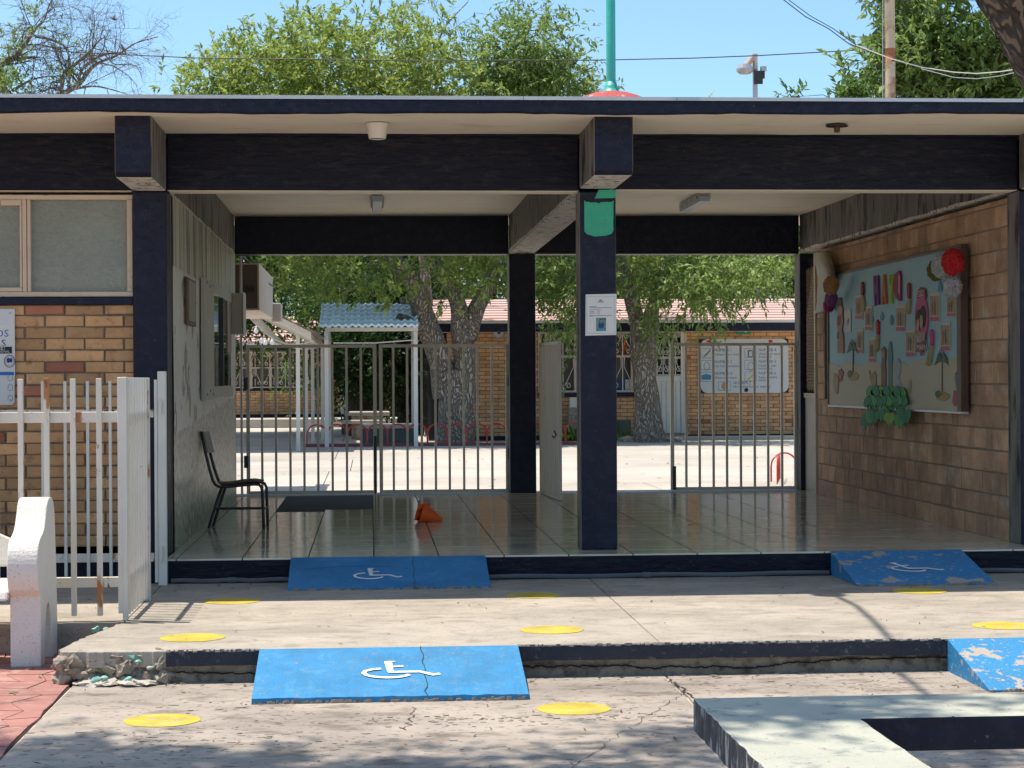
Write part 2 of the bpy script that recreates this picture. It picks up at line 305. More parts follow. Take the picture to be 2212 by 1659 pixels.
def brick_wall(parent, o, ux, length, z1, ph, pl, mats, holes=(), limit=300, near=None, gap=.011, T=.014, name='brick', half=0., vary=0., back=.12, bmat=mortar, wname='wall'):
    """o: front-face origin at the foot; ux: direction along the wall; outward normal = ux x (0,0,1) turned to the viewer (-local y)"""
    o = Vector(o); ux = Vector(ux).normalized(); ang = math.atan2(ux.y, ux.x); nn = Vector((ux.y, -ux.x, 0))
    us = sorted({0, length, *[h[0] for h in holes], *[h[1] for h in holes]}); zs = sorted({0, z1, *[h[2] for h in holes], *[h[3] for h in holes]})
    us = [u for u in us if 0 <= u <= length]; zs = [z for z in zs if 0 <= z <= z1]
    b = B()
    for i in range(len(us)-1):
        for j in range(len(zs)-1):
            cu, cz = (us[i]+us[i+1])/2, (zs[j]+zs[j+1])/2
            if any(h[0] < cu < h[1] and h[2] < cz < h[3] for h in holes): continue
            p = [o+ux*us[i], o+ux*us[i+1]]; q = [p[1]-nn*back, p[0]-nn*back]; c = p+q
            b.hexa([(v.x, v.y, o.z+zs[j]) for v in c]+[(v.x, v.y, o.z+zs[j+1]) for v in c])
    wobj = b.obj(wname, bmat, parent)
    items = []; r = random.Random(name+str(length)); row = 0; z = 0.
    while z < z1-.01:
        h = min(ph-gap, z1-z); u = -(pl/2 if row % 2 else 0)-half
        while u < length:
            l = pl*(1+r.uniform(-vary, vary)) if not vary or r.random() > .3 else pl*.5
            a, e = max(u, 0), min(u+l-gap, length); u += l
            segs = [(a, e)]
            for hh in holes:
                if z+h*.5 > hh[2] and z+h*.5 < hh[3]:
                    ns = []
                    for s0, s1 in segs:
                        if s1 <= hh[0] or s0 >= hh[1]: ns.append((s0, s1))
                        else:
                            if s0 < hh[0]: ns.append((s0, hh[0]))
                            if s1 > hh[1]: ns.append((hh[1], s1))
                    segs = ns
            for s0, s1 in segs:
                if s1-s0 > .03: items.append((s0, z, round((s1-s0)*100)/100 or .03, h))
        z += ph; row += 1
    if near: items.sort(key=lambda q: (q[0]-near[0])**2+(q[1]-near[1])**2)
    stuff = B()
    for i, (u, z, l, h) in enumerate(items):
        mt = mats[0] if r.random() > .045 or len(mats) < 2 else mats[1]
        T2 = T+r.uniform(-.004, .004)*T/.014
        if i < limit:
            me = brick_mesh(l, h, T, mt, r.randrange(3)); ob = bpy.data.objects.new(name, me); COL.objects.link(ob); ob.parent = wobj
            ob.location = o+ux*u+Vector((0, 0, z+r.uniform(-.0018, .0018)))+nn*(T2-T) - wl(wobj); ob.rotation_euler = (0, r.uniform(-.004, .004), ang)
        else:
            me = brick_mesh(l, h, T, mats[0], 0); mw = [(o+ux*(u+v.co.x)-nn*v.co.y+Vector((0, 0, z+v.co.z))) for v in me.vertices]
            stuff.add(mw, [tuple(p.vertices) for p in me.polygons])
    if stuff.v: stuff.obj('bricks', mats[0], wobj, kind='stuff')
    return wobj
# ================================================================ GROUND
Z1, Z2, ZC = -.165, -.333, -.09
b = B(); b.box(-250, 250, -60, 400, Z2-.6, Z2-.012); tag(b.obj('ground', M('ground_pale', (.56, .49, .40), (.48, .42, .34), 1, rough=.9)), kind='structure')
def slab(b, x0, x1, y0, y1, z0, z1, n=10, jag=0., sides='', corner=None):
    """slab with a finely cut, slightly uneven rim"""
    def edge(p, q, tagc):
        out = []
        m_ = max(2, int((Vector(q)-Vector(p)).length/.06))
        for i in range(m_):
            t = i/m_; x = p[0]+(q[0]-p[0])*t; y = p[1]+(q[1]-p[1])*t; j = jag if tagc in sides else 0
            k = noise.noise(Vector((x*6, y*6, 3)))*j+noise.noise(Vector((x*21, y*21, 5)))*j*.6
            out.append((x, y+k) if tagc in 'fb' else (x+k, y))
        return out
    P = corner or (edge((x0, y0), (x1, y0), 'f')+edge((x1, y0), (x1, y1), 'r')+edge((x1, y1), (x0, y1), 'b')+edge((x0, y1), (x0, y0), 'l'))
    fr = Fr((0, 0, 0), (1, 0, 0), (0, 1, 0)); b.prism(P, fr, z0, z1); return b
walk = struct('walkway')
g = .006
for x0, x1, y0, y1, sd_ in ((-12, -4.2, -2.5+g, -.33, ''), (-4.2+g, -1.42, -2.52, -.33, 'f'), (-1.42+g, 1.50, -2.5+g, -.33, ''), (1.5+g, 5.2, -2.5+g, -.33, ''), (5.2+g, 12, -2.5+g, -.33, '')):
    slab(B(), x0, x1, y0, y1, Z2-.02, Z1, jag=.012, sides=sd_).obj('slab', conc, walk, bevel=.004)
for x0, x1 in ((1.50+g, 5.2), (5.2+g, 12)):
    slab(B(), x0, x1, -3.735, -2.5, Z2+.085, Z1, jag=.007, sides='f').obj('slab', conc, walk, bevel=.008)
# front left slab with its broken corner
rr = random.Random(3); P = []
for i in range(46): x = -1.02+(1.50+1.02)*i/46; P.append((x, -3.735+noise.noise(Vector((x*9, 2, 0)))*.007))
P += [(1.50, -3.735), (1.50, -2.5), (-1.42, -2.5)]
for (ax, ay), (bx, by), n_ in (((-1.42, -2.5), (-1.47, -2.72), 7), ((-1.47, -2.72), (-1.56, -3.2), 12), ((-1.56, -3.2), (-1.615, -3.60), 12), ((-1.615, -3.60), (-1.575, -3.70), 5), ((-1.575, -3.70), (-1.30, -3.735), 12), ((-1.30, -3.735), (-1.02, -3.735), 12)):
    for i in range(n_): t = i/n_; P.append((ax+(bx-ax)*t+rr.uniform(-.012, .012), ay+(by-ay)*t+rr.uniform(-.012, .012)))
slab(B(), 0, 0, 0, 0, Z2+.085, Z1, corner=P[:-1]).obj('slab', conc, walk, bevel=.006)
# painted kerb band, proud by 3 mm, and the undercut footing below it
def band(x0, x1, y, z0, z1, t, name, mat, parent, amp=.004, nz_=2, bev=.006):
    b = B(); n_ = int((x1-x0)/.05); k = 0; rows = 5
    vs = []; fs = []
    for i in range(n_+1):
        x = x0+(x1-x0)*i/n_
        prof = [(y+.03, z1+.002), (y-t+.006, z1+.002), (y-t, z1-.008), (y-t, (z0+z1)/2), (y-t, z0), (y+.03, z0)]
        for j, (yy, zz) in enumerate(prof):
            q = Vector((x*7, j*3, 1)); vs.append((x, yy+(noise.noise(q)*amp+noise.noise(q*3.1)*amp*.7 if 0 < j < 5 else 0), zz+(noise.noise(q+Vector((5, 5, 5)))*amp if j in (1, 2, 4, 5) else 0)))
    for i in range(n_):
        for j in range(5): fs.append((i*6+j, (i+1)*6+j, (i+1)*6+j+1, i*6+j+1))
    b.add(vs, fs); return b.obj(name, mat, parent)
band(-1.05, -.575, -3.74, Z2+.088, Z1, .004, 'kerb_paint', kerb_m, walk)
band(.755, 3.03, -3.74, Z2+.088, Z1, .004, 'kerb_paint', kerb_m, walk)
band(4.25, 12, -3.74, Z2+.088, Z1, .004, 'kerb_paint', kerb_m, walk)
band(-1.25, 12, -3.70, Z2-.01, Z2+.088, .0, 'footing', conc_raw, walk, amp=.014)
band(-12, -1.5, -2.5, Z2-.01, Z1-.07, -.03, 'footing', conc_raw, walk, amp=.014)
r = random.Random(31)
for x0, x1 in ((-1.05, -.575), (.755, 3.03)):
    b = B(); n_ = int((x1-x0)/.022)
    for i in range(n_):
        if r.random() < .8: x = x0+(x1-x0)*i/n_; b.box(x, x+r.uniform(.012, .03), -3.747-r.uniform(0, .002), -3.728, Z1-r.uniform(.001, .009), Z1+r.uniform(.0015, .004))
    b.obj('worn_arris', conc_pale, walk, kind='stuff')
    b = B(); z = Z2+.052
    for i in range(n_):
        x = x0+(x1-x0)*i/n_; z = min(max(z+r.uniform(-.006, .006), Z2+.03), Z2+.07); b.box(x, x+.024, -3.7195, -3.70, z-r.uniform(.001, .004), z+r.uniform(.0005, .003))
    b.obj('footing_crack', M('crack_dark', (.02, .016, .012), rough=1, bump=0), walk, kind='stuff')
# broken pieces at the corner
def chunk(c, s, mat, parent, seed, flat=.6, name='broken_piece'):
    r = random.Random(seed); import bmesh; bm = bmesh.new()
    for _ in range(22):
        v = Vector((r.gauss(0, 1), r.gauss(0, 1), r.gauss(0, 1))).normalized()*r.uniform(.75, 1.15); bm.verts.new((v.x*s*r.uniform(.9, 1.3), v.y*s, v.z*s*flat))
    h = bmesh.ops.convex_hull(bm, input=bm.verts); bmesh.ops.delete(bm, geom=[g_ for g_ in set(h['geom_interior']+h['geom_unused']) if isinstance(g_, bmesh.types.BMVert)], context='VERTS')
    bmesh.ops.subdivide_edges(bm, edges=bm.edges, cuts=2, use_grid_fill=True)
    for v in bm.verts: v.co += Vector((noise.noise(v.co*40+Vector((seed, 0, 0))), noise.noise(v.co*40+Vector((0, seed, 0))), noise.noise(v.co*40+Vector((0, 0, seed)))))*s*.16
    me = bpy.data.meshes.new(name); bm.to_mesh(me); bm.free(); me.materials.append(mat)
    o = bpy.data.objects.new(name, me); COL.objects.link(o); o.parent = parent; o.location = Vector(c)-(wl(parent) if parent else Vector()); o.rotation_euler = (r.uniform(-.2, .2), r.uniform(-.2, .2), r.uniform(0, 6)); return o
rr = random.Random(77); CH = []
for i in range(46):   # the crumbled mass under and beside the slab corner
    t = rr.random(); x = -1.58+.58*t; y = -3.655-.035*min(1, t*4)+rr.uniform(-.015, .02)+rr.random()**2*.02; CH.append((x, y, Z2+rr.uniform(.02, .13), rr.uniform(.04, .085), conc_raw, .75))
for i in range(9): t = rr.random(); CH.append((-1.55+.5*t, -3.66-.09*min(1, t*2)+rr.uniform(-.03, .01), Z2+.012, rr.uniform(.05, .10), conc_pale, .22))
for x, y, z, s_ in ((-1.22, -3.752, Z2+.142, .022), (-1.19, -3.757, Z2+.12, .02), (-1.47, -3.68, Z2+.095, .022), (-1.24, -3.775, Z2+.035, .024), (-1.40, -3.765, Z2+.03, .026), (-1.36, -3.76, Z2+.04, .02), (-1.13, -3.752, Z2+.085, .018), (-1.56, -3.58, Z2+.11, .02), (-1.55, -2.70, Z1-.015, .03), (-1.50, -2.62, Z1-.025, .026)): CH.append((x, y, z, s_, turq, .6))
for i, (x, y, z, s_, mt_, fl_) in enumerate(CH):
    chunk((x, y, z), s_, mt_, walk, i+1, flat=fl_)
# pink stamped paving: crooked stones with open joints
pk = struct('pink_paving'); b = B(); b.box(-9, -1.535, -9, -2.47, Z2-.3, Z2-.006); b.obj('paving_bed', M('joint_dark', (.07, .035, .03), rough=.95, bump=.3), pk)
r = random.Random(5); gx = [-1.535-.19*i for i in range(9)]+[-3.5, -4.2, -5.2, -6.5, -9]; gy = [-2.47-j*.225 for j in range(18)]+[-7.2, -8.9]; nx_, ny_ = len(gx), len(gy)
pts = {(i, j): (gx[i]+(r.uniform(-.035, .035) if i else r.uniform(-.010, .010))+((j % 2)*.08 if 0 < i < 9 else 0), gy[j]+(r.uniform(-.035, .035) if j else 0)) for i in range(nx_) for j in range(ny_)}
for i in range(nx_-1):
    for j in range(ny_-1):
        q = [pts[(i+1, j+1)], pts[(i, j+1)], pts[(i, j)], pts[(i+1, j)]]; cx = sum(p[0] for p in q)/4; cy = sum(p[1] for p in q)/4
        q = [(cx+(x-cx)*.97, cy+(y-cy)*.97) for x, y in q]; B().prism(q, Fr((0, 0, 0), (1, 0, 0), (0, 1, 0)), Z2-.03, Z2+r.uniform(.001, .005)).obj('paving_stone', pink, pk)
# plaza of poured concrete in front
pz = struct('plaza')
for x0, x1 in ((-1.52, 1.52), (1.532, 4.6), (4.612, 9)):
    for y0, y1 in ((-6.6, -3.0), (-9.4, -6.612)): slab(B(), x0, x1, y0, y1, Z2-.4, Z2, jag=.01, sides='lr').obj('slab', conc_low, pz, bevel=.004)
# spalls and flaked patches of the plaza surface: shallow, rough-rimmed scabs
r = random.Random(9); b = B()
for cx, cy, n_, sx, sy in ((.35, -4.95, 70, .55, .16), (-.9, -5.3, 60, .7, .35), (1.1, -4.95, 30, .25, .12), (-.2, -5.5, 40, .8, .3), (2.6, -4.1, 30, .9, .2), (-.6, -4.5, 18, .5, .2)):
    for i in range(n_):
        x, y = r.gauss(cx, sx*.5), r.gauss(cy, sy*.5); a = r.uniform(.003, .011); q = ell(x, y, a*r.uniform(1, 2.4), a*.9, 7)
        q = [(u+r.uniform(-.004, .004), v+r.uniform(-.003, .003)) for u, v in q]; b.prism(q, Fr((0, 0, 0), (1, 0, 0), (0, 1, 0)), Z2-.002, Z2+r.uniform(.001, .004))
tag(b.obj('concrete_flakes', M('flake', (.33, .27, .22), (.22, .175, .14), 20, rough=.95, bump=.5)), kind='stuff')
# cracks: thin sunken-looking dark fissures as ridged slivers
def crack(p0, p1, n_, wd, z, seed, amp=.018):
    r = random.Random(seed); b = B(); P = []
    for i in range(n_+1):
        t = i/n_; P.append((p0[0]+(p1[0]-p0[0])*t+r.uniform(-amp, amp), p0[1]+(p1[1]-p0[1])*t+r.uniform(-amp, amp)))
    k = 0; vs = []; fs = []
    for i, (x, y) in enumerate(P):
        w_ = wd*r.uniform(.3, 1); vs += [(x-w_, y, z), (x+w_, y, z)]
    for i in range(n_): fs.append((2*i, 2*i+1, 2*i+3, 2*i+2))
    b.add(vs, fs); return b
crm = M('crack_dirt', (.035, .028, .022), rough=1, bump=0)
for i, (p0, p1, n_, wd, z) in enumerate((((1.55, -4.25), (.75, -6.2), 40, .0022, Z2+.003), ((.2, -4.6), (.15, -5.2), 14, .004, Z2+.003), ((1.52, -3.9), (1.56, -4.5), 16, .007, Z2+.003), ((-.2, -5.6), (.9, -5.9), 14, .004, Z2+.003))):
    tag(crack(p0, p1, n_, wd, z, i).obj('crack_line', crm), kind='structure')
# leaves, twigs and grit blown about
def litter(name, n, area, z, seed, s=.02, mat=leaf_dry):
    r = random.Random(seed); b = B()
    for i in range(n):
        x, y = area(r); a = r.uniform(0, 6.3); l = s*r.uniform(.4, 1.5); w_ = l*r.uniform(.12, .4); c_, s_ = math.cos(a), math.sin(a); h = r.uniform(.002, .012)
        q = [(-l, 0, 0), (0, -w_, h*.6), (l, 0, h), (0, w_, h*.3)]
        b.add([(x+u*c_-v*s_, y+u*s_+v*c_, z+.002+hh) for u, v, hh in q], [(0, 1, 2, 3)])
    return tag(b.obj(name, mat), kind='stuff')
litter('fallen_leaves', 230, lambda r: (r.uniform(-1.5, 4), r.uniform(-6.5, -3.8)), Z2, 1, .016)
litter('fallen_leaves', 210, lambda r: (r.uniform(-4, 5), r.uniform(-3.6, -.4)), Z1, 2, .014)
litter('fallen_leaves', 120, lambda r: (r.uniform(-4, 5), -.42-abs(r.gauss(0, .08))), Z1, 3, .016)
litter('fallen_leaves', 150, lambda r: (r.uniform(-1.2, 4), -3.74-abs(r.gauss(0, .07))), Z2, 4, .022)
litter('fallen_leaves', 70, lambda r: (r.uniform(-3, -1.55), r.uniform(-4.4, -2.5)), Z2+.004, 5, .03)
litter('fallen_leaves', 260, lambda r: (r.uniform(-5, 12), r.uniform(8, 24)), ZC, 6, .05)
# courtyard
cy_ = struct('courtyard')
ys = [7.34, 10.6, 14.4, 18.6, 23, 28.2, 36, 46, 60]; xs = [-30, -16, -8.2, -4.3, -.6, 3.1, 6.8, 10.6, 18, 40]
for i in range(len(xs)-1):
    for j in range(len(ys)-1):
        dx = .0 if j % 2 else .3
        B().box(xs[i]+.012+dx, xs[i+1]+dx, ys[j]+.012, ys[j+1], ZC-.3, ZC).obj('slab', conc_pale, cy_)
B().box(-30, 40, 60, 90, ZC-.3, ZC-.004).obj('slab', conc_pale, cy_)
B().box(-30, 40, 7.3, 60.0, ZC-.36, ZC-.03).obj('slab_bed', conc_raw, cy_)
B().box(-1.65, 4.9, 6.92, 7.34, -.12, .004).obj('threshold', M('threshold_cement', (.42, .42, .42), (.36, .36, .36), 4, rough=.5, bump=.2), cy_, bevel=.006)
# yellow distancing dots
def dot(x, y, z, label, seed, rad=.175):
    r = random.Random(seed); q = [(x+(rad+r.uniform(-.0045, .003))*math.cos(t*math.pi/36), y+(rad+r.uniform(-.0045, .003))*math.sin(t*math.pi/36)) for t in range(72)]
    tag(B().prism(q, Fr((0, 0, 0), (1, 0, 0), (0, 1, 0)), z-.002, z+.003).obj('painted_dot', yellow), label, 'floor marking', 'yellow distancing dots painted on the concrete')
dot(-.96, -3.236, Z1, 'whole yellow dot at the near left of the walkway, beyond the broken slab corner', 1)
dot(.987, -3.13, Z1, 'whole yellow dot in the middle of the sunny walkway behind the dark kerb', 2)
dot(3.49, -3.24, Z1, 'yellow dot cut by the right edge above the chipped blue ramp', 3)
dot(-.871, -1.50, Z1, 'yellow dot at the shadow line right of the white fence', 4)
dot(1.03, -1.40, Z1, 'yellow dot at the shadow line in front of the central column', 5)
dot(3.52, -1.45, Z1, 'yellow dot at the shadow line in front of the right-hand upper ramp', 6)
dot(-.956, -4.84, Z2, 'yellow dot on the lower plaza, half in tree shade at the bottom left', 7)
dot(.943, -4.72, Z2, 'yellow dot on the lower plaza between the big blue ramp and the bench', 8)
# ================================================================ PLATFORM AND TILES
pf = struct('platform'); fr0 = Fr((0, 0, 0), (1, 0, 0), (0, 1, 0))
def jagbox(b, x0, x1, yf, yb, z0, z1):
    P = [(x0+(x1-x0)*i/90, yf+noise.noise(Vector((i*.8, 1, 4)))*.004) for i in range(91)]+[(x1, yb), (x0, yb)]; return b.prism(P, fr0, z0, z1)
jagbox(B(), -1.40, 12, -.36, 6.93, -.4, -.012).obj('step_block', navy_rough, pf)
B().box(-12, -1.402, -.04, 6.9, -.4, -.012).obj('plinth', navy, pf)
B().box(-1.40, 4.69, -.345, 6.92, -.02, -.003).obj('grout_bed', grout, pf)
TW = .4487; tx0 = .047-.03; r = random.Random(12)
def patch(x0, x1, y0, y1): return -.87 < (x0+x1)/2 < .015 and y0 > 4.25
cols = [tx0+TW*i for i in range(-4, 12)]
for ci, x0 in enumerate(cols):
    x1 = x0+TW; sh = r.choice((0, .12, .22, .31)) if ci not in (3, 4) else .05
    ny = int(7.3/TW)+2
    for k in range(-1, ny):
        y0, y1 = -.355+sh+(k)*TW-(TW if sh else 0), -.355+sh+(k+1)*TW-(TW if sh else 0)
        a0, a1, c0, c1 = max(x0, -1.405)+.0045, min(x1, 4.70)-.0045, max(y0, -.352)+.006, min(y1, 6.92)-.006
        if a1-a0 < .02 or c1-c0 < .02: continue
        if patch(a0, a1, c0, c1): continue
        t = B(); z = r.uniform(-.0006, .0006); t.hexa([(a0, c0, -.02), (a1, c0, -.02), (a1, c1, -.02), (a0, c1, -.02), (a0, c0, z), (a1, c0, z+r.uniform(-.0006, .0006)), (a1, c1, z), (a0, c1, z+r.uniform(-.0006, .0006))])
        t.obj('floor_tile', tile_m, pf)
B().box(-.876, .014, 4.3, 6.92, -.02, -.005).obj('cement_patch', cement_patch, pf)
# thin pipe at the foot of the step
def pipe_run(x0, x1):
    b = B(); b.tube([(x0+(x1-x0)*i/12, -.385+.004*math.sin(i*2.1), Z1+.02+.004*math.sin(i*1.3)) for i in range(13)], .016, 8); return b
cp = thing('conduit_pipe', 'grey conduit pipe lying along the foot of the dark step', 'pipe', (0, -.385, Z1))
pm_ = M('pipe_dull', (.13, .13, .135), (.10, .10, .105), 6, rough=.7)
for a_, c_ in ((-1.36, -.56), (.80, 3.18), (4.14, 6)): pipe_run(a_, c_).obj('pipe_length', pm_, cp)
for x in (-.95, 1.9): B().tube([(x-.03, -.385, Z1+.02), (x+.03, -.385, Z1+.02)], .022, 8).obj('coupling', pm_, cp)
# ================================================================ RAMPS
def symbol(fr, cx, cy, s, parent, mir=1, lean=0.):
    """seated figure on a wheel, brush-painted; u across, v up the slope"""
    b = B(); T = lambda pts: [(cx+s*(u*mir+v*lean), cy+s*v) for u, v in pts]
    body = T([(-.03, .50), (.0, .52), (.13, .52), (.15, .49), (.10, .455), (.12, .02), (.02, .02)])
    k = len(b.v); b.v += [tuple(fr(u, v, .004)) for u, v in body]; b.f.append(tuple(k+i for i in range(len(body))))
    b.strip(T([(.09, .25), (.28, .27)]), fr, .065*s, .0045)
    b.strip(T([(.03, -.0), (.54, .0), (.66, -.09), (.75, -.16), (.86, -.11)]), fr, .085*s, .005)
    b.strip(T([(-.08, .16), (-.22, .13), (-.33, .06), (-.36, -.03), (-.31, -.14), (-.18, -.22), (.0, -.26), (.18, -.25), (.30, -.20), (.37, -.13)]), fr, .08*s, .0055)
    return b.obj('wheelchair_symbol', sym_white, parent)
def ramp(name, label, x0, x1, yt, yb, zt, zb, lip, mat, sx, sv, ss, lean=0., xo=0., seed=1):
    t = thing(name, label, 'ramp', ((x0+x1)/2, (yt+yb)/2, zb), 'blue wheelchair ramps'); n_ = 60; b = B(); r = random.Random(seed)
    lo = []; top = []
    for i in range(n_+1):
        q = i/n_; x = x0+(x1-x0)*q; j = (noise.noise(Vector((x*8, seed, 0)))*.012+noise.noise(Vector((x*31, seed, 0)))*.007)
        top.append((x, yt, zt)); lo.append((x+xo, yb+j, zb+lip+noise.noise(Vector((x*17, seed, 3)))*.003))
    N_ = n_+1; mid = [tuple(Vector(a).lerp(Vector(c), .5)) for a, c in zip(top, lo)]; bot = [(p[0], p[1], zb-.002) for p in lo]; bt = [(p[0], p[1], zb-.002) for p in top]
    b.v = top+mid+lo+bot+bt
    for i in range(n_):
        for k in range(4): b.f.append((k*N_+i, (k+1)*N_+i, (k+1)*N_+i+1, k*N_+i+1))
    for i in (0, n_): b.f.append((i, N_+i, 2*N_+i, 3*N_+i, 4*N_+i))
    b.obj('ramp_surface', mat, t)
    # broken cement fringe along the foot
    c = B()
    for i in range(110):
        x = r.uniform(x0, x1)+xo; s_ = r.uniform(.005, .016); q = [(x+u*s_, yb-.002+v*s_*.8) for u, v in ell(0, 0, 1, .6, 6)]; c.prism(q, fr0, zb, zb+r.uniform(.004, .018))
    c.obj('broken_edge', conc_raw, t, kind='stuff')
    o = Vector((x0, yb, zb+lip)); up = (Vector((x0, yt, zt))-o); L_ = up.length; up.normalize(); fr = Fr(o, (1, 0, 0), up)
    symbol(fr, sx-x0, sv*L_, ss, t, lean=lean)
    return t, fr, L_
t, fr, L_ = ramp('wheelchair_ramp', 'clean blue ramp in the shade up to the tiled floor, left of the central column', -.55, .785, -.352, -.93, .002, Z1, .012, blue, -.02, .38, .26, seed=1)
B().strip([(.835+random.Random(i).uniform(-.008, .008), L_*i/10) for i in range(11)], fr, .003, .003).obj('crack', crm, t)
B().strip([(.1, .36), (.3, .40), (.55, .41), (.72, .38), (.80, .35)], fr, .004, .003).obj('crack', crm, t)
t, fr, L_ = ramp('wheelchair_ramp', 'chipped blue ramp in the shade at the right end of the dark step', 3.20, 4.13, -.352, -1.12, .002, Z1, .008, blue2, 3.62, .44, .27, lean=-.55, seed=2)
t, fr, L_ = ramp('wheelchair_ramp', 'wide sunlit blue ramp with white wheelchair sign at the centre of the kerb', -.575, .755, -3.735, -4.43, Z1+.002, Z2, .028, blue, .07, .46, .31, seed=3)
B().strip([(.835+random.Random(i+20).uniform(-.010, .010), L_*i/12) for i in range(13)], fr, .004, .003).obj('crack', crm, t)
t, fr, L_ = ramp('wheelchair_ramp', 'sunlit blue ramp with flaking paint at the right edge of the picture', 3.02, 4.25, -3.735, -4.45, Z1+.002, Z2, .01, blue2, 3.85, .44, .31, seed=9)
# ================================================================ ENTRANCE BUILDING
eb = thing('entrance_building', 'open school entrance hall with dark navy concrete columns and beams and flat roof', 'building', (0, 0, 0))
def tb(name, c, mats, face, bevel=.012):
    """hexa with a second material on chosen faces (0 bottom,1 top,2 front,3 right,4 back,5 left)"""
    b = B(); b.hexa(c); o = b.obj(name, mats, eb, bevel=bevel)
    for i, p in enumerate(o.data.polygons): p.material_index = face.get(i, 0)
    return o
def bx(x0, x1, y0, y1, z0, z1): return [(x0, y0, z0), (x1, y0, z0), (x1, y1, z0), (x0, y1, z0), (x0, y0, z1), (x1, y0, z1), (x1, y1, z1), (x0, y1, z1)]
side = {5: 1, 3: 1}
CM = [navy, raw_side, raw_under]
c1 = tb('column', bx(-1.652, -1.415, 0, .27, -.20, 2.548), CM, {3: 0}); c2 = tb('column', bx(1.488, 1.748, 0, .27, -.002, 2.548), CM, side); c3 = tb('column', bx(4.675, 4.95, 0, .27, -.002, 2.56), CM, {5: 1})
tb('column', bx(-1.66, -1.418, 6.8, 7.07, -.1, 2.548), CM, {}); tb('column', bx(1.475, 1.755, 6.93, 7.2, -.1, 2.548), CM, side); tb('column', bx(4.60, 4.86, 6.93, 7.2, -.1, 2.548), CM, {5: 1})
# longitudinal beams (front and back), transverse beams with stubs
for x0, x1, z0, z1 in ((-12, -1.652, 2.545, 2.925), (-1.415, 1.488, 2.548, 2.93), (1.748, 4.675, 2.558, 2.95), (4.95, 12, 2.558, 2.95)):
    tb('front_beam', bx(x0, x1, .012, .245, z0, 2.97), [navy_rough, raw_side, ceil_m], {0: 2})
for x0, x1 in ((-4.5, -1.652), (-1.415, 1.488), (1.748, 4.675)):
    b = B(); n_ = int((x1-x0)/.03); zt0 = 2.938+.0018*((x0+x1)/2+2)
    for i in range(n_): x = x0+(x1-x0)*i/n_; h_ = .010+.012*(.5+noise.noise(Vector((x*3, 1, 9))))+.006*noise.noise(Vector((x*19, 1, 9))); b.box(x, x+.0302, -.014-.02*abs(noise.noise(Vector((x*2, 5, 1)))), .012, zt0-.008, zt0+.012)
    b.obj('ragged_paint_edge', navy_rough, eb, kind='stuff')
for x0, x1 in ((-12, -1.66), (-1.418, 1.475), (1.755, 4.60), (4.86, 12)):
    tb('back_beam', bx(x0, x1, 6.95, 7.18, 2.545, 2.97), [navy, navy, navy], {})
for (xa, xb, xc, xd, z0) in ((-1.652, -1.415, -1.66, -1.418, 2.545), (1.488, 1.748, 1.475, 1.755, 2.565), (4.675, 4.95, 4.60, 4.86, 2.565)):
    tb('cross_beam', [(xa, .27, z0), (xb, .27, z0), (xd, 6.93, z0-.01), (xc, 6.93, z0-.01), (xa, .27, 2.97), (xb, .27, 2.97), (xd, 6.93, 2.97), (xc, 6.93, 2.97)], CM, {0: 2, 3: 1, 5: 1}, bevel=.015)
    ch = .035
    b = B(); P = [(-.94, 2.97), (-.94, z0+ch), (-.94+ch, z0), (.0, z0), (.0, 2.97)]; b.prism(P, Fr((0, 0, 0), (0, 1, 0), (0, 0, 1)), xa, xb)
    o = b.obj('beam_stub', CM, eb, bevel=.014)
    for i, p in enumerate(o.data.polygons):
        nm = p.normal; p.material_index = 1 if abs(nm.x) > .9 else (2 if p.center.z < z0+.002 else 0)
    # old scraped edge: ragged pale mortar line along the lower left edge
    b = B(); n_ = 70
    for i in range(n_):
        y = .28+6.6*i/n_; xx = xa+(xc-xa)*(y/7) if xa > 0 else xb+(xd-xb)*(y/7); s_ = .5+.5*noise.noise(Vector((y*3, xa, 0)))
        if xa < 0: b.box(xx+.001, xx+.005, y, y+.085, z0-.002-.0, z0+.012+.02*s_)
        else: b.box(xx-.005, xx-.001, y, y+.085, z0-.002, z0+.012+.022*s_)
    b.obj('scraped_edge', raw_under, eb, kind='stuff')
# wall head under the left beam
# roof slab with wavy painted fascia and metal flashing
b = B(); b.box(-14, 14, -1.19, 8.3, 2.955, 3.014); o = b.obj('roof_slab', ceil_m, eb)
n_ = 260; vs = []; fs = []
for i in range(n_+1):
    x = -14+28*i/n_; wv = noise.noise(Vector((x*.9, 3, 0)))*.020+noise.noise(Vector((x*6, 3, 7)))*.006+noise.noise(Vector((x*23, 3, 7)))*.003; zl = 2.925+.0027*(x+2)
    pr_ = [(-1.10+wv*2, zl+.032), (-1.19, zl-.0+wv), (-1.205, zl+.012+wv), (-1.205, 3.022), (-1.19, 3.022)]
    vs += [(x, y, z) for y, z in pr_]
for i in range(n_):
    for j in range(4): fs.append((i*5+j, i*5+j+1, (i+1)*5+j+1, (i+1)*5+j))
B().add(vs, fs).obj('fascia', navy, eb)
xs_ = [-14, -8.1, -2.9, 1.0, 2.0, 4.3, 7.9, 14]
for i in range(len(xs_)-1): B().add([(xs_[i], -1.222, 3.020), (xs_[i+1]-.004, -1.222, 3.020), (xs_[i+1]-.004, -1.218, 3.044), (xs_[i], -1.218, 3.044), (xs_[i], -1.02, 3.048), (xs_[i+1]-.004, -1.02, 3.048)], [(0, 1, 2, 3), (3, 2, 5, 4)]).obj('flashing', galv, eb)
B().box(-14, 14, -1.18, 8.3, 3.018, 3.040).obj('roof_deck', metal_grey, eb)
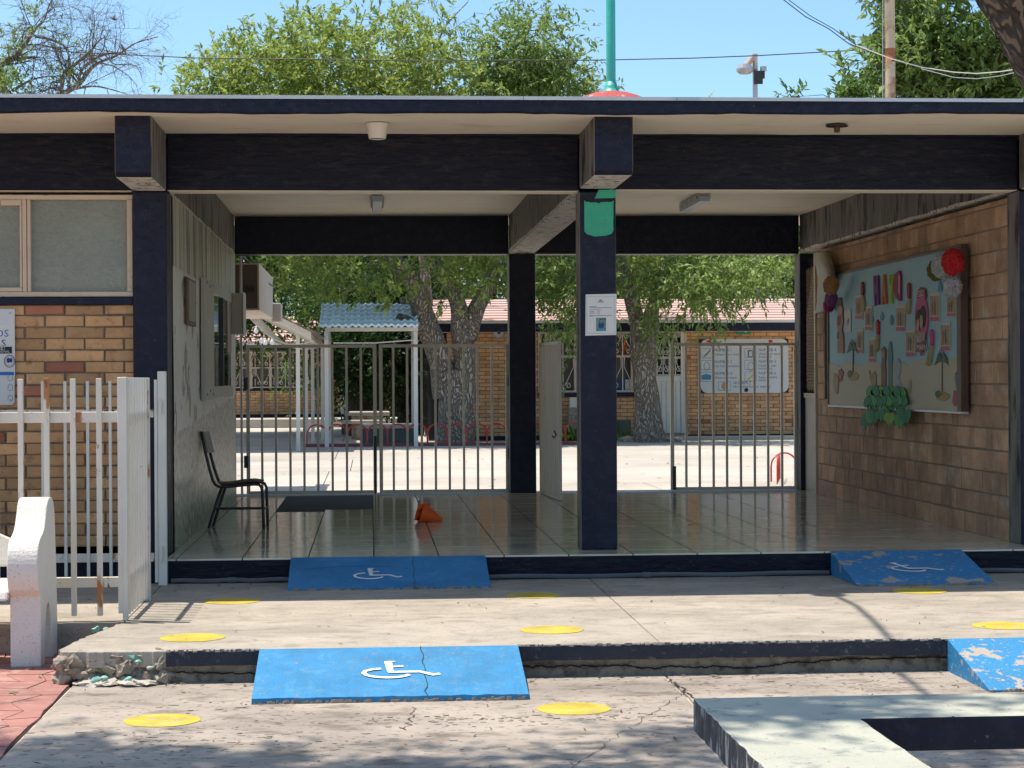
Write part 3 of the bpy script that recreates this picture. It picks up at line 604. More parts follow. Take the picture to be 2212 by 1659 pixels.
# soffit: slightly wavy plaster, sits just below the slab
vs = []; fs = []; nx, ny = 120, 40
for j in range(ny+1):
    for i in range(nx+1):
        x = -8+16*i/nx; y = -1.12+9.3*j/ny; vs.append((x, y, 2.945+.0018*(x+2)+noise.noise(Vector((x*.8, y*1.1, 2)))*.007))
for j in range(ny):
    for i in range(nx): fs.append((j*(nx+1)+i, (j+1)*(nx+1)+i, (j+1)*(nx+1)+i+1, j*(nx+1)+i+1))
B().add(vs, fs).obj('soffit', ceil_m, eb, smooth=True)
# --- left brick front with window
zt = W(200, 659, .06).z; zs_ = W(200, 641, .06).z; zw = W(200, 421, .06).z; Zb = W(150, 1180, .07).z
brick_wall(eb, (-4.2, .07, Zb), (1, 0, 0), 4.2-1.652, zt-Zb, .0812, .2745, [brick_m, brick_red], near=(2.2, 1), limit=300, half=.12, back=.15)
B().box(-8, -4.2, .07, .22, -.3, 2.55).obj('side_wall', mortar, eb)
B().box(-8, -1.653, .03, .20, zt, zs_).obj('sill_band', navy, eb, bevel=.006)
win = B().box(-8, -1.655, .05, .11, zw-.034, zw+.0).obj('window_frame', cream_frame, eb, bevel=.004)
def wb(x0, x1, z0, z1, y0=.045, y1=.115): B().box(x0, x1, y0, y1, z0, z1).obj('frame_bar', cream_frame, win, bevel=.004)
wb(-8, -1.655, zs_, zs_+.035); X = lambda px: W(px, 530, .06).x
wb(X(275), -1.657, zs_+.036, zw-.035); wb(X(49), X(58), zs_+.036, zw-.035); wb(X(59.5), X(67), zs_+.036, zw-.035)
wb(X(2), X(48), zw-.075, zw-.036, .05, .10); wb(X(0)-.4, X(48), zs_+.037, zs_+.066, .05, .10); wb(X(43), X(48), zs_+.067, zw-.076, .05, .10)
B().box(X(67), X(275), .085, .09, zs_+.035, zw-.035).obj('pane', frost, win); B().box(-8, X(48.5), .085, .09, zs_+.035, zw-.035).obj('pane', frost, win)
# --- left partition of the passage with old paint
b = B(); fr = Fr((-1.42, 0, 0), (0, 1, 0), (0, 0, 1)); ny, nz_ = 120, 46; vs = []; fs = []
for i in range(ny+1):
    for j in range(nz_+1):
        y = .28+6.5*i/ny; z = -.005+2.545*j/nz_; vs.append((-1.402+noise.noise(Vector((y*1.1, z*1.2, 0)))*.006, y, z))
for i in range(ny):
    for j in range(nz_): k = i*(nz_+1)+j; fs.append((k, k+nz_+1, k+nz_+2, k+1))
B().add(vs, fs).obj('partition_wall', plas, eb, smooth=True); B().box(-1.60, -1.412, .27, 6.8, -.02, 2.54).obj('partition_core', mortar, eb)
# --- right block wall
brick_wall(eb, (4.645, 6.28, 0), (.0067, -1, 0), 6.03, 2.53, .1665, .27, [block_m], limit=300, near=(4.5, 1.2), vary=.12, T=.006, name='block', back=.1, bmat=mortar_block, gap=.014,
           holes=[(.3, 4.6, 1.0, 2.15)])
# narrow mesh-topped door leaf at the far end of the block wall
B().box(4.62, 4.70, 6.30, 6.36, 0, 2.5).obj('door_jamb', cream_frame, eb, bevel=.004); B().box(4.635, 4.70, 6.36, 6.92, 1.0, 1.05).obj('door_rail', cream_frame, eb)
B().box(4.65, 4.69, 6.36, 6.92, 0, 1.0).obj('door_panel', duct_m, eb); B().box(4.69, 4.72, 6.3, 6.95, 1.05, 2.5).obj('dark_infill', glass_dark, eb)
b = B()
for i in range(-10, 26):
    for sgn in (1, -1):
        P = []
        for q_ in range(21):
            y = 6.38+.5*q_/20; z = 1.05+i*.065+sgn*(q_/20)*.85
            if 1.06 < z < 2.40: P.append((4.66, y, z))
        if len(P) > 2: b.tube([P[0], P[-1]], .003, 4)
b.obj('wire_mesh', cream_frame, eb, kind='stuff')
# back rooms beyond the side walls (bodies of the building to left and right)
B().box(-8, -1.66, 6.8, 6.95, -.3, 2.55).obj('rear_wall', mortar, eb); B().box(4.95, 8, 6.8, 6.95, -.3, 2.55).obj('rear_wall', mortar, eb); B().box(4.96, 8, .05, .2, -.3, 2.56).obj('front_wall', mortar, eb)
B().box(-8.1, -8, .0, 7, -.3, 2.6).obj('end_wall', mortar, eb); B().box(8, 8.1, .0, 7, -.3, 2.6).obj('end_wall', mortar, eb)
# old green paint on the central column
x0, x1 = W(1262, 440, 0).x, W(1325, 440, 0).x; zt_, zb_ = W(1290, 434, 0).z, W(1290, 500, 0).z; r = random.Random(4)
P = [(x0, zb_)]+[(x0+(x1-x0)*t, zb_-.035*math.sin(math.pi*t)**.6+r.uniform(-.003, .003)) for t in [i/14 for i in range(1, 14)]]+[(x1, zb_+.01)]+[(x1+r.uniform(-.003, 0), zb_+(zt_-zb_)*i/6) for i in range(1, 6)]+[(x1-(x1-x0)*t, zt_-.014*math.sin(t*3.14)+r.uniform(-.006, .006)) for t in [i/14 for i in range(15)]]
B().prism(P, Fr((0, 0, 0), (1, 0, 0), (0, 0, 1)), .002, .0045).obj('green_paint_patch', green_patch, eb)
x0, x1 = W(1275, 400, 0).x, W(1330, 400, 0).x; B().prism([(x0+.03, 2.555-.06), (x1, 2.5), (x1, 2.558), (x0+.06, 2.558)], Fr((0, 0, 0), (1, 0, 0), (0, 0, 1)), .002, .004).obj('green_paint_patch', green_patch, eb)
# ================================================================ LIGHTS AND SMALL FITTINGS ON THE HALL
lp = thing('ceiling_lamp', 'cream bucket-shaped lamp under the front eave', 'lamp', W(815, 275, -.6))
x, y, z = W(815, 271, -.6); z = 2.945
B().lathe((x, y, z-.105), [(.055, 0), (.058, .004), (.078, .10), (.08, .104)], 20).obj('lamp_shade', M('lamp_cream', (.66, .62, .55), (.6, .56, .5), 4, rough=.4, bump=0), lp, smooth=True)
ex = thing('bare_lamp_holder', 'dark round plate with an empty bulb socket under the right part of the eave', 'lamp', W(1808, 275, -.6)); x, y, _ = W(1808, 275, -.6)
B().lathe((x, y, 2.935), [(.075, 0), (.078, .006), (.06, .018)], 20).obj('base_plate', dark_metal, ex); B().lathe((x, y, 2.895), [(.016, 0), (.022, .01), (.02, .045)], 12).obj('socket', wood, ex)
acr = M('lamp_acrylic', (.72, .78, .86), (.65, .72, .8), 4, rough=.25, bump=0, trans=.3)
def batten(px, py, Yc, label, rot):
    x, y, z = W(px, py, Yc); z = 2.93; t = thing('strip_light', label, 'lamp', (x, Yc, 2.945)); t.rotation_euler = (0, 0, rot); L_ = .62
    B().box(-.05, .05, -L_, L_, -.028, .005).obj('lamp_housing', metal_grey, t, local=True, bevel=.004)
    b = B(); b.prism([(-.052, -.03), (-.044, -.082), (.044, -.082), (.052, -.03)], Fr((0, 0, 0), (1, 0, 0), (0, 0, 1)), -L_+.01, L_-.01); b.obj('diffuser', acr, t, local=True, bevel=.006)
    for yy in (-.45, -.15, .15, .45):
        for s_ in (-1, 1): B().box(s_*.05, s_*.064, yy-.012, yy+.012, -.05, -.02).obj('clip', metal_grey, t, local=True)
batten(815, 444, 4.9, 'sealed strip light on the ceiling of the left bay', 0)
batten(1500, 441, 4.85, 'sealed strip light set askew on the ceiling of the right bay', 0)
# notice on the central column
x0, x1 = W(1264, 680, 0).x, W(1331, 680, 0).x; z0, z1 = W(1290, 725, 0).z, W(1290, 636, 0).z
nt_ = thing('column_notice', 'laminated white notice with a small photo taped to the central column', 'notice', (x0, -.004, z0)); w_, h_ = x1-x0, z1-z0
fr = Fr((x0, -.004, z0), (1, 0, 0), (0, 0, 1))
b = B(); vs = []; fs = []; n_ = 12
for i in range(n_+1):
    for j in range(n_+1): u, v = i/n_, j/n_; vs.append(fr(u*w_+v*.004, v*h_+u*.004, .0015+.0015*noise.noise(Vector((u*3, v*4, 0)))))
for i in range(n_):
    for j in range(n_): k = i*(n_+1)+j; fs.append((k, k+n_+1, k+n_+2, k+1))
b.add(vs, fs).obj('sheet', paper, nt_, smooth=True)
def rect(b, fr, u0, v0, u1, v1, w=.003): b.v += [tuple(fr(*p, w)) for p in ((u0, v0), (u1, v0), (u1, v1), (u0, v1))]; k = len(b.v); b.f.append((k-4, k-3, k-2, k-1)); return b
b = B()
for u0, v0, u1, v1 in ((.05, .05, .95, .053), (.05, .947, .95, .95), (.05, .05, .054, .95), (.946, .05, .95, .95)): rect(b, fr, u0*w_, v0*h_, u1*w_, v1*h_, .0045)
for v, a, e in ((.70, .14, .36), (.672, .14, .86), (.62, .14, .5), (.575, .14, .3), (.575, .37, .47), (.54, .14, .3), (.54, .37, .47), (.485, .14, .86), (.47, .14, .24)): rect(b, fr, a*w_, v*h_, e*w_, (v+.009)*h_, .0045)
rect(b, fr, .46*w_, .84*h_, .49*w_, .875*h_, .0045); rect(b, fr, .50*w_, .84*h_, .535*w_, .87*h_, .0045); rect(b, fr, .4*w_, .81*h_, .6*w_, .825*h_, .0045); b.obj('print', ink, nt_)
rect(B(), fr, .35*w_, .11*h_, .665*w_, .43*h_, .0046).obj('photo', M('photo_green', (.05, .16, .10), (.22, .36, .28), 40, c=(.02, .03, .02), cs=60, ct=(.5, .6), rough=.4, bump=0), nt_)
b = B(); b.prism([(p[0], p[1]) for p in ell(.46*w_, .25*h_, .045*w_, .07*h_)], fr, .0046, .0052); b.prism(ell(.55*w_, .25*h_, .05*w_, .075*h_), fr, .0046, .0052); b.obj('photo_figures', ink_navy, nt_)
rect(B(), fr, .4*w_, .112*h_, .66*w_, .17*h_, .0054).obj('photo_pool', M('photo_cyan', (.03, .3, .42), rough=.4, bump=0), nt_)
# plastic banner on the brick front at the far left
x1 = W(33, 760, .05).x; zt_, zb_ = W(20, 667, .05).z, W(20, 875, .05).z; x0 = x1-.62
bn = thing('banner', 'white plastic banner with blue lettering riveted to the brick wall at the far left', 'banner', (x0, .045, zb_)); fr = Fr((x0, .045, zb_), (1, 0, 0), (0, 0, 1)); H_ = zt_-zb_
B().prism([(0, 0), (.60, 0), (.615, .02), (.62, H_), (0, H_)], fr, 0, .006).obj('banner_sheet', M('vinyl_white', (.68, .67, .66), (.62, .61, .6), 2, rough=.4, bump=.1), bn, bevel=.003)
rect(B(), fr, 0, H_*.30, .62, H_*.83, .009).obj('poster_sheet', paper, bn)
text('lettering', 'OS', .07, fr(.58, H_*.71, .0105), (1, 0, 0), (0, 0, 1), ink_blue, bn, 'RIGHT', 1.1); text('lettering', 'S', .068, fr(.56, H_*.61, .0105), (1, 0, 0), (0, 0, 1), ink_navy, bn, 'RIGHT', 1.1)
rect(B(), fr, .02, H_*.535, .60, H_*.612-.004, .0105).obj('text_band', ink_black, bn)
text('lettering', 'E!', .045, fr(.555, H_*.572, .012), (1, 0, 0), (0, 0, 1), paper, bn, 'RIGHT'); text('lettering', 'IONAL', .022, fr(.585, H_*.545, .012), (1, 0, 0), (0, 0, 1), paper, bn, 'RIGHT')
ec = (.583, H_*.455)
b = B(); b.strip(ell(*ec, .036, .042, 24)+[(ec[0]+.036, ec[1])], fr, .005, .011); b.strip(ell(*ec, .027, .031, 20)+[(ec[0]+.027, ec[1])], fr, .002, .011); b.obj('emblem_ring', ink, bn)
b = B(); b.prism(ell(ec[0]-.008, ec[1]+.006, .012, .018), fr, .0105, .0115); b.prism(ell(ec[0]+.01, ec[1]+.006, .01, .016), fr, .0105, .0115); b.obj('emblem', ink_navy, bn)
rect(B(), fr, 0, H_*.31, .612, H_*.345, .0105).obj('footer_band', ink_blue, bn)
b = B()
for i in range(3): b.strip([(.57, H_*.06+i*.07), (.575, H_*.1+i*.075), (.60, H_*.1+i*.075), (.602, H_*.05+i*.07), (.575, H_*.045+i*.07)], fr, .003, .0095)
b.obj('drawn_marks', ink, bn)
for v in (.955, .05): B().prism(ell(.588, H_*v, .009, .009), fr, .006, .010).obj('rivet', metal_grey, bn)
# ================================================================ WHITE FENCES AT THE LEFT
def pxx(px, py, Y): return W(px, py, Y).x
ff = thing('picket_fence', 'white steel picket fence with rusty bars in front of the brick wall', 'fence', (-2.2, -2.42, Z1)); Yf = -2.42; zT = W(200, 816, Yf).z; zB = W(200, 1329, Yf).z
for c_ in (215.5, 159.5, 102.7, 46.6, -9.5, -66): x = pxx(c_, 1000, Yf); B().box(x-.015, x+.015, Yf-.034, Yf-.006, zB, zT+random.uniform(-.006, .003)).obj('picket', white_rust, ff, bevel=.003)
for a, b_ in ((890, 913), (1247.5, 1269.5)): B().box(-3.4, pxx(262, 900, Yf)-.001, Yf-.004, Yf+.026, W(150, b_, Yf).z, W(150, a, Yf).z).obj('rail', white_rust, ff, bevel=.003)
x = pxx(260, 1000, Yf); B().box(x-.014, x+.014, Yf-.02, Yf+.03, zB+.01, zT+.002).obj('end_post', white_paint, ff, bevel=.004)
x = pxx(269.5, 1000, Yf); B().box(x-.014, x+.014, Yf-.022, Yf+.028, Z1, zT+.003).obj('corner_post', white_paint, ff, bevel=.004)
for px_ in (35,): pass
gl = thing('side_fence', 'white steel bar fence panel seen edge-on beside the dark corner column', 'fence', (-1.41, -1.9, Z1)); y0, y1 = -2.36, -1.42; xg = -1.405
for i in range(8):
    y = y0+.03+(y1-y0-.04)*i/7; B().box(xg-.007, xg+.007, y-.010, y+.010, Z1+.012+(.0 if i in (7,) else .015), zT+.0).obj('bar', white_paint, gl, bevel=.002)
for z in (zT-.24, Z1+.22): B().box(xg-.028, xg-.0075, y0, y1+.03, z-.025, z+.03).obj('rail', white_paint, gl, bevel=.003)
b = B(); b.box(xg-.02, xg+.02, y1+.005, y1+.045, Z1, zT); b.obj('post', white_rust, gl, bevel=.003)
for i in range(7):
    pass
rf = thing('picket_fence', 'thin grey-white picket fence close to the brick wall behind the rusty one', 'fence', (-2.2, -.44, Z1)); Yr = -.44; zTr = W(190, 823, Yr).z; zBr = W(190, 1245, Yr).z
for c_ in (239, 190.5, 142, 93.5, 45, -3.5, -52, -100): x = pxx(c_, 1000, Yr); B().box(x-.010, x+.010, Yr-.02, Yr, zBr, zTr).obj('picket', white_paint, rf, bevel=.002)
for a, b_ in ((885, 903), (1196, 1215)): B().box(-3.4, pxx(332, 900, Yr), Yr+.001, Yr+.022, W(200, b_, Yr).z, W(200, a, Yr).z).obj('rail', white_rust, rf, bevel=.003)
gp = thing('gate_post', 'tall white steel gate post with a hinge beside the dark corner column', 'post', (-1.43, -.46, Z1)); xa, xb = pxx(341.5, 1000, -.46), pxx(360, 1000, -.46)
B().box(xa, xb, -.48, -.42, Z1, W(350, 802, -.46).z).obj('post', white_paint, gp, bevel=.004); B().box(pxx(334, 1000, -.46), xa-.002, -.475, -.45, Z1+.02, W(350, 820, -.46).z).obj('stop_bar', white_paint, gp, bevel=.003)
for zz in (W(350, 880, -.46).z, W(350, 1195, -.46).z): B().tube([(xa+.02, -.492, zz-.05), (xa+.02, -.492, zz+.05)], .012, 8).obj('hinge', white_paint, gp)
# ================================================================ CONCRETE BENCH (left)
bc = thing('garden_bench', 'white terrazzo concrete bench with a curvy arm at the left edge', 'bench', (-2.6, -2.8, Z2)); yn, yf_ = -3.10, -2.475; D_ = yf_-yn
def sm(P, n_=3):
    for _ in range(n_):
        Q = []
        for i in range(len(P)): a, c = Vector(P[i]), Vector(P[(i+1) % len(P)]); Q += [tuple(a*.75+c*.25), tuple(a*.25+c*.75)]
        P = Q
    return P
prof = [(.03, .0), (.03, .39), (-.03, .42), (-.065, .50), (-.06, .61), (-.01, .69), (.09, .715), (.17, .745), (.225, .81), (.285, .90), (.42, .905), (.49, .87), (.53, .75), (.56, .3), (.61, .0)]
cv = prof[2:13]
for _ in range(2): cv = [cv[0]]+[q for a_, c_ in zip(cv[:-1], cv[1:]) for q in ((a_[0]*.75+c_[0]*.25, a_[1]*.75+c_[1]*.25), (a_[0]*.25+c_[0]*.75, a_[1]*.25+c_[1]*.75))]+[cv[-1]]; P = [(.03, 0), (.03, .385)]+cv[1:]+[(.585, .3), (.61, 0), (.40, 0), (.39, .18), (.35, .29), (.29, .33), (.22, .30), (.18, .2), (.16, 0)]
fy = Fr((0, yn, Z2), (0, 1, 0), (0, 0, 1))
for x0, x1 in ((-1.955, -1.79), (-3.25, -3.105)): B().prism(P, fy, x0, x1).obj('end_slab', terr, bc, bevel=.008)
B().prism([(-.035, .365), (.46, .39), (.47, .44), (-.01, .425)], fy, -3.10, -1.957).obj('seat', terr, bc, bevel=.015)
fb = Fr((-3.10, yf_-.17, Z2), (1, 0, 0), (0, .14, .99)); n_ = 20
b = B(); b.prism([(0, .51), (1.16, .51), (1.16, .60)]+[(1.16-1.16*i/n_, .60+.18*math.sin(math.pi*i/n_)**.75) for i in range(1, n_)]+[(0, .60)], fb, -.07, 0); b.obj('backrest', terr, bc, bevel=.012)
# ================================================================ CONCRETE SEAT RING (bottom right)
tbq = thing('concrete_bench', 'pale-topped concrete seat ring with navy edges at the bottom right', 'bench', (2.6, -6, Z2)); zt_ = Z2+.405; th = .115
A = G(1497, 1508, zt_); Bc = G(1858, 1551.5, zt_); C_ = G(1998, 1657, zt_); x_o = A.x; x_i = Bc.x; yo = A.y; yi = Bc.y
fz = Fr((0, 0, 0), (1, 0, 0), (0, 1, 0)); r = random.Random(8)
def rag(p, q, n_, a=.005): return [(p[0]+(q[0]-p[0])*i/n_+r.uniform(-a, a), p[1]+(q[1]-p[1])*i/n_+r.uniform(-a, a)) for i in range(n_)]
x_r = x_o+3.0; yb2 = yo-2.3
def slabp(P, name):
    b = B(); b.prism(P, fz, zt_-th, zt_); o = b.obj(name, [slab_top, scratch, navy], tbq, bevel=.006)
    for p in o.data.polygons:
        if abs(p.normal.z) < .5: p.material_index = 1 if p.normal.x < -.3 else 2
    return o
slabp(rag((x_o, yb2), (x_o, yo), 44)+rag((x_o, yo), (x_r, yo), 30, .003)+[(x_r, yo), (x_r, yb2), (x_r-.45, yb2), (x_r-.45, yi)]+rag((x_r-.45, yi), (x_i, yi), 20, .003)[1:]+[(x_i, yi)]+rag((x_i, yi), (x_i, yb2), 20, .003)[1:]+[(x_i, yb2)], 'seat_slab')
for x in (x_o+.28, ): 
    for y in (yo-.35, yo-1.6): B().box(x-.10, x+.06, y-.16, y+.16, Z2, zt_-th+.001).obj('leg', conc_raw, tbq, bevel=.01)
for x in (x_i+.9, x_r-.2): B().box(x-.1, x+.1, yi+.1, yo-.08, Z2, zt_-th+.001).obj('leg', conc_raw, tbq, bevel=.01)
# ================================================================ GATES
Yg = 7.12; zg0, zg1 = .010, W(800, 744, Yg).z
def gate(name, label, o, ux, n, cols_, lock=None, group='cream bar gates at the back of the hall', wv=.0):
    t = thing(name, label, 'gate', (o[0], o[1], 0), group=None); o = Vector((o[0], o[1], 0)); ux = Vector(ux).normalized(); vx = Vector((-ux.y, ux.x, 0)); tot = cols_[-1]
    def hb(u0, u1, z0, z1, nm, hw=.0125):
        c = [o+ux*u0-vx*hw, o+ux*u1-vx*hw, o+ux*u1+vx*hw, o+ux*u0+vx*hw]; B().hexa([(p.x, p.y, z0) for p in c]+[(p.x, p.y, z1) for p in c]).obj(nm, gate_m, t, bevel=.002)
    for i, u in enumerate(cols_):
        w_ = .019 if i in (0, len(cols_)-1) else .0125
        if i in (0, len(cols_)-1): hb(u-w_, u+w_, zg0, zg1, 'stile', .018)
        else: hb(u-w_, u+w_, zg0+.033, zg1-.033, 'bar')
    hb(cols_[0]+.02, cols_[-1]-.02, zg0, zg0+.032, 'rail', .016); hb(cols_[0]+.02, cols_[-1]-.02, zg1-.032, zg1, 'rail', .016)
    return t, o, ux
def us(xs, Y, x0): return [W(x, 900, Y).x-x0 for x in xs]
a = W(536, 900, Yg).x
xs = [536, 566, 596, 627, 657, 687, 718, 749, 780, 810]; t, o_, _ = gate('gate_leaf', 'closed cream bar gate leaf next to the chair, left half of the double gate', (a, Yg), (1, 0, 0), 9, us(xs, Yg, a))
x = W(811, 900, Yg).x; B().box(x-.02, x+.012, Yg-.045, Yg-.02, .35, .62).obj('latch_box', dark_metal, t, bevel=.003); B().tube([(x-.004, Yg-.03, -.02), (x-.004, Yg-.03, .4)], .008, 6).obj('drop_bolt', dark_metal, t)
for zz in (.35, 1.18): B().box(o_.x-.045, o_.x+.0, Yg-.03, Yg+.0, zz-.06, zz+.07).obj('hinge', dark_metal, t)
a = W(820, 900, Yg).x; xs = [820, 847, 877, 908, 938, 968, 999, 1029, 1060, 1093]; xs = [x+3 for x in xs]; t, o_, _ = gate('gate_leaf', 'closed cream gate leaf before the forked tree, right half of double gate', (a, Yg), (1, 0, 0), 9, [W(x, 900, Yg).x-a for x in xs])
for zz in (.42, 1.20): B().box(W(1097, 900, Yg).x, W(1104, 900, Yg).x, Yg-.03, Yg, zz-.06, zz+.06).obj('hinge', dark_metal, t)
a = W(1452, 900, Yg).x; xs = [1452, 1482, 1511, 1541, 1570, 1600, 1630, 1659, 1689, 1719]; t, o_, _ = gate('gate_leaf', 'closed cream bar gate leaf in front of the health banner at the right', (a, Yg), (1, 0, 0), 9, [W(x, 900, Yg).x-a for x in xs])
x = W(1456, 900, Yg).x; B().box(x-.02, x+.014, Yg-.045, Yg-.02, .02, .27).obj('latch_box', dark_metal, t, bevel=.003)
for zz in (.33, 1.18): B().box(W(1722, 900, Yg).x, W(1732, 900, Yg).x+.02, Yg-.06, Yg-.03, zz-.07, zz+.06).obj('hinge', dark_metal, t)
p0 = (W(1169, 900, 6.88).x, 6.88); p1 = (W(1209, 900, 5.62).x, 5.62); d_ = Vector((p1[0]-p0[0], p1[1]-p0[1], 0)); t, o_, _ = gate('gate_leaf', 'open cream bar gate leaf swung inward beside the central back column', p0, d_, 9, [d_.length*i/9 for i in range(10)])
q = Vector((p1[0]-.01, p1[1]-.03, 0)); B().tube([(q.x-.05, q.y, .70), (q.x-.03, q.y-.01, .66), (q.x-.05, q.y-.01, .63), (q.x-.07, q.y, .65)], .008, 6).obj('padlock', dark_metal, t)
# pale posts at the column flanks
gpm = raw_side
for px_, lab in ((1101.5, 'thin pale post on the left flank of the central back column'), (1728, 'pale weathered post between the right-hand gate and the dark column'), (521, 'thin white post at the left end of the double gate')):
    x = W(px_, 900, Yg).x; w_ = .03 if px_ == 1728 else .012; tag(B().box(x-w_, x+w_, Yg+.05, Yg+.10, -.05, 2.54).obj('gate_post', white_paint if px_ == 521 else metal_grey), lab, 'post')
# ================================================================ CHAIR
ch = thing('school_chair', 'small black tubular school chair with a worn backrest facing right by the left wall', 'chair', G(500, 1142, 0)); yA, yB = G(570, 1145, 0).y+.02, G(585, 1137, 0).y+.05; Yn = 1.55; Yf2 = 1.93
cz = lambda x, y: (494*0+ (760+x*400/1207)/1.8228, (1600+y*550/1659)/1.8228)
def CP(x, y, Y): return W(*cz(x, y), Y)
o = CP(185, 1450, Yn)
Yn = G(*cz(840, 1450), 0).y; Yf2 = G(*cz(885, 1420), 0).y; ch.location = (o.x+.2, (Yn+Yf2)/2, 0)
for Y, dx, dy in ((Yn, 0, 0), (Yf2, 0, 0)):
    if Y == Yn: back = [(95, 300), (150, 560), (195, 740), (235, 880), (265, 930), (310, 955), (420, 955), (600, 935), (730, 925), (785, 930), (815, 965), (825, 1050), (840, 1450)]; leg = [(345, 960), (300, 1080), (185, 1450)]
    else: back = [(150, 300), (205, 560), (250, 730), (290, 850), (315, 905), (350, 925), (430, 930), (600, 915), (800, 900), (850, 915), (872, 960), (878, 1100), (888, 1420)]; leg = [(395, 940), (350, 1060), (240, 1425)]
    B().tube([CP(*q, Y) for q in back], .0125, 10).obj('frame_tube', dark_metal, ch, smooth=True); B().tube([CP(*q, Y) for q in leg], .0125, 10).obj('leg', dark_metal, ch, smooth=True)
B().tube([CP(270, 1215, Yn), CP(830, 1210, Yn)], .011, 8).obj('stretcher', dark_metal, ch); B().tube([CP(835, 1220, Yn), CP(882, 1195, Yf2)], .010, 8).obj('stretcher', dark_metal, ch); B().tube([CP(270, 1222, Yn), CP(310, 1205, Yf2)], .010, 8).obj('stretcher', dark_metal, ch)
def sheet(b, a_, c_, th_, n_=8):  # a_ near curve, c_ far curve lists of Vectors
    k = len(b.v); m_ = len(a_)
    for s_ in (0, 1):
        for p, q in zip(a_, c_): b.v += [tuple(p+Vector((0, 0, th_*s_))), tuple(q+Vector((0, 0, th_*s_)))]
    for i in range(m_-1): b.f += [(k+2*i, k+2*i+1, k+2*i+3, k+2*i+2), (k+2*m_+2*i, k+2*m_+2*i+2, k+2*m_+2*i+3, k+2*m_+2*i+1), (k+2*i, k+2*i+2, k+2*m_+2*i+2, k+2*m_+2*i), (k+2*i+1, k+2*m_+2*i+1, k+2*m_+2*i+3, k+2*i+3)]
    b.f += [(k, k+2*m_, k+2*m_+1, k+1), (k+2*m_-2, k+2*m_-1, k+4*m_-1, k+4*m_-2)]; return b
sn = [CP(x, y, Yn-.01) for x, y in ((300, 915), (330, 925), (450, 925), (600, 905), (730, 895), (830, 905))]; sf = [CP(x, y, Yf2+.01) for x, y in ((320, 900), (350, 908), (450, 905), (600, 880), (740, 870), (845, 885))]
sheet(B(), sn, sf, .012).obj('seat', wood, ch, smooth=False)
bk = [(95, 300), (120, 400), (150, 555)]; bk2 = [(180, 298), (205, 410), (238, 545)]
b = B(); A1 = [CP(x+14, y, Yn+.0) for x, y in bk]; A2 = [CP(x, y, Yf2+.0) for x, y in bk2]; k = 0
for p in A1+A2: b.v.append(tuple(p))
for p in A1+A2: b.v.append(tuple(p+Vector((.012, 0, 0))))
b.f = [(0, 1, 4, 3), (1, 2, 5, 4), (6, 9, 10, 7), (7, 10, 11, 8), (0, 3, 9, 6), (2, 8, 11, 5), (0, 6, 7, 1), (1, 7, 8, 2), (3, 4, 10, 9), (4, 5, 11, 10)]
b.obj('backrest', M('worn_plywood', (.26, .22, .14), (.2, .17, .11), 6, rough=.5, bump=.1), ch)
# ================================================================ ORANGE CONE lying on its side, crumpled
cn = thing('traffic_cone', 'small orange plastic cone lying on its side on the tiles', 'cone', G(922, 1126, 0)); Yc = G(922, 1128, 0).y+.05
oz = lambda x, y, Y=Yc: W((1550+x*300/2212)/1.8228, (1920+y*200/1475)/1.8228, Y)
tip = oz(1430, 945); base = oz(790, 745); b = B(); ax = (base-tip); n_ = 16; L_ = ax.length; ax.normalize(); up = Vector((0, 1, 0)); e1 = Vector((-ax.z, 0, ax.x)).normalized()
for i, (t_, rr_) in enumerate(((0, .016), (.04, .018), (.5, .062), (1, .105))):
    for j in range(n_): q = 2*math.pi*j/n_; b.v.append(tuple(tip+ax*L_*t_+e1*math.cos(q)*rr_*(.98 if t_ < 1 else 1)+up*math.sin(q)*rr_))
for i in range(3):
    for j in range(n_): b.f.append((i*n_+j, i*n_+(j+1) % n_, (i+1)*n_+(j+1) % n_, (i+1)*n_+j))
lo = min(v[2] for v in b.v); b.v = [(x, y, max(.004, z)) for x, y, z in b.v]
b.obj('cone_body', orange, cn, smooth=True)
b = B(); c_ = [oz(720, 490, Yc-.1), oz(1030, 478, Yc-.02), oz(1010, 590, Yc+.02), oz(740, 960, Yc+.11), oz(600, 945, Yc-.11), oz(650, 700, Yc-.13)]; b.v = [tuple(p) for p in c_]+[tuple(p+Vector((.008, .006, .004))) for p in c_]
b.f = [(0, 1, 2, 3, 4, 5), (11, 10, 9, 8, 7, 6)]+[(i, 6+i, 6+(i+1) % 6, (i+1) % 6) for i in range(6)]; b.obj('cone_base', orange, cn)
ct = G(905, 1086, 0); tag(chunk((ct.x, ct.y, .012), .018, dark_metal, None, 5, name='stone'), 'tiny dark pebble on the tiles just behind the orange cone', 'pebble')
# ================================================================ FITTINGS ON THE LEFT PARTITION
XL = -1.398
def SL(px, py, X=XL): return S(px, py, X)
def wallbox(px0, py0, px1, py1, d0, d1, name, mat, parent, bev=.004, X=XL):
    a = SL(px0, py0); c = SL(px0, py1); e = SL(px1, (py0+py1)/2); return B().box(X+d0, X+d1, a.y, e.y, c.z, a.z).obj(name, mat, parent, bevel=bev)
nb = thing('notice_frame', 'small brown framed sheet on the left partition wall', 'notice board', SL(405, 650)); wallbox(398, 597, 418, 700, .001, .02, 'frame', wood, nb); wallbox(402, 604, 416, 692, .02, .024, 'sheet', M('old_paper', (.38, .34, .25), (.3, .27, .2), 20, rough=.6, bump=0), nb)
sp = thing('service_window', 'aluminium sliding service window in the left partition with a cream shutter', 'window', SL(460, 700))
ya, yb_ = SL(451, 700).y, SL(496, 700).y; z0, z1 = SL(453, 862).z, SL(453, 608).z
fl = Fr((XL, ya, z0), (0, 1, 0), (0, 0, 1))
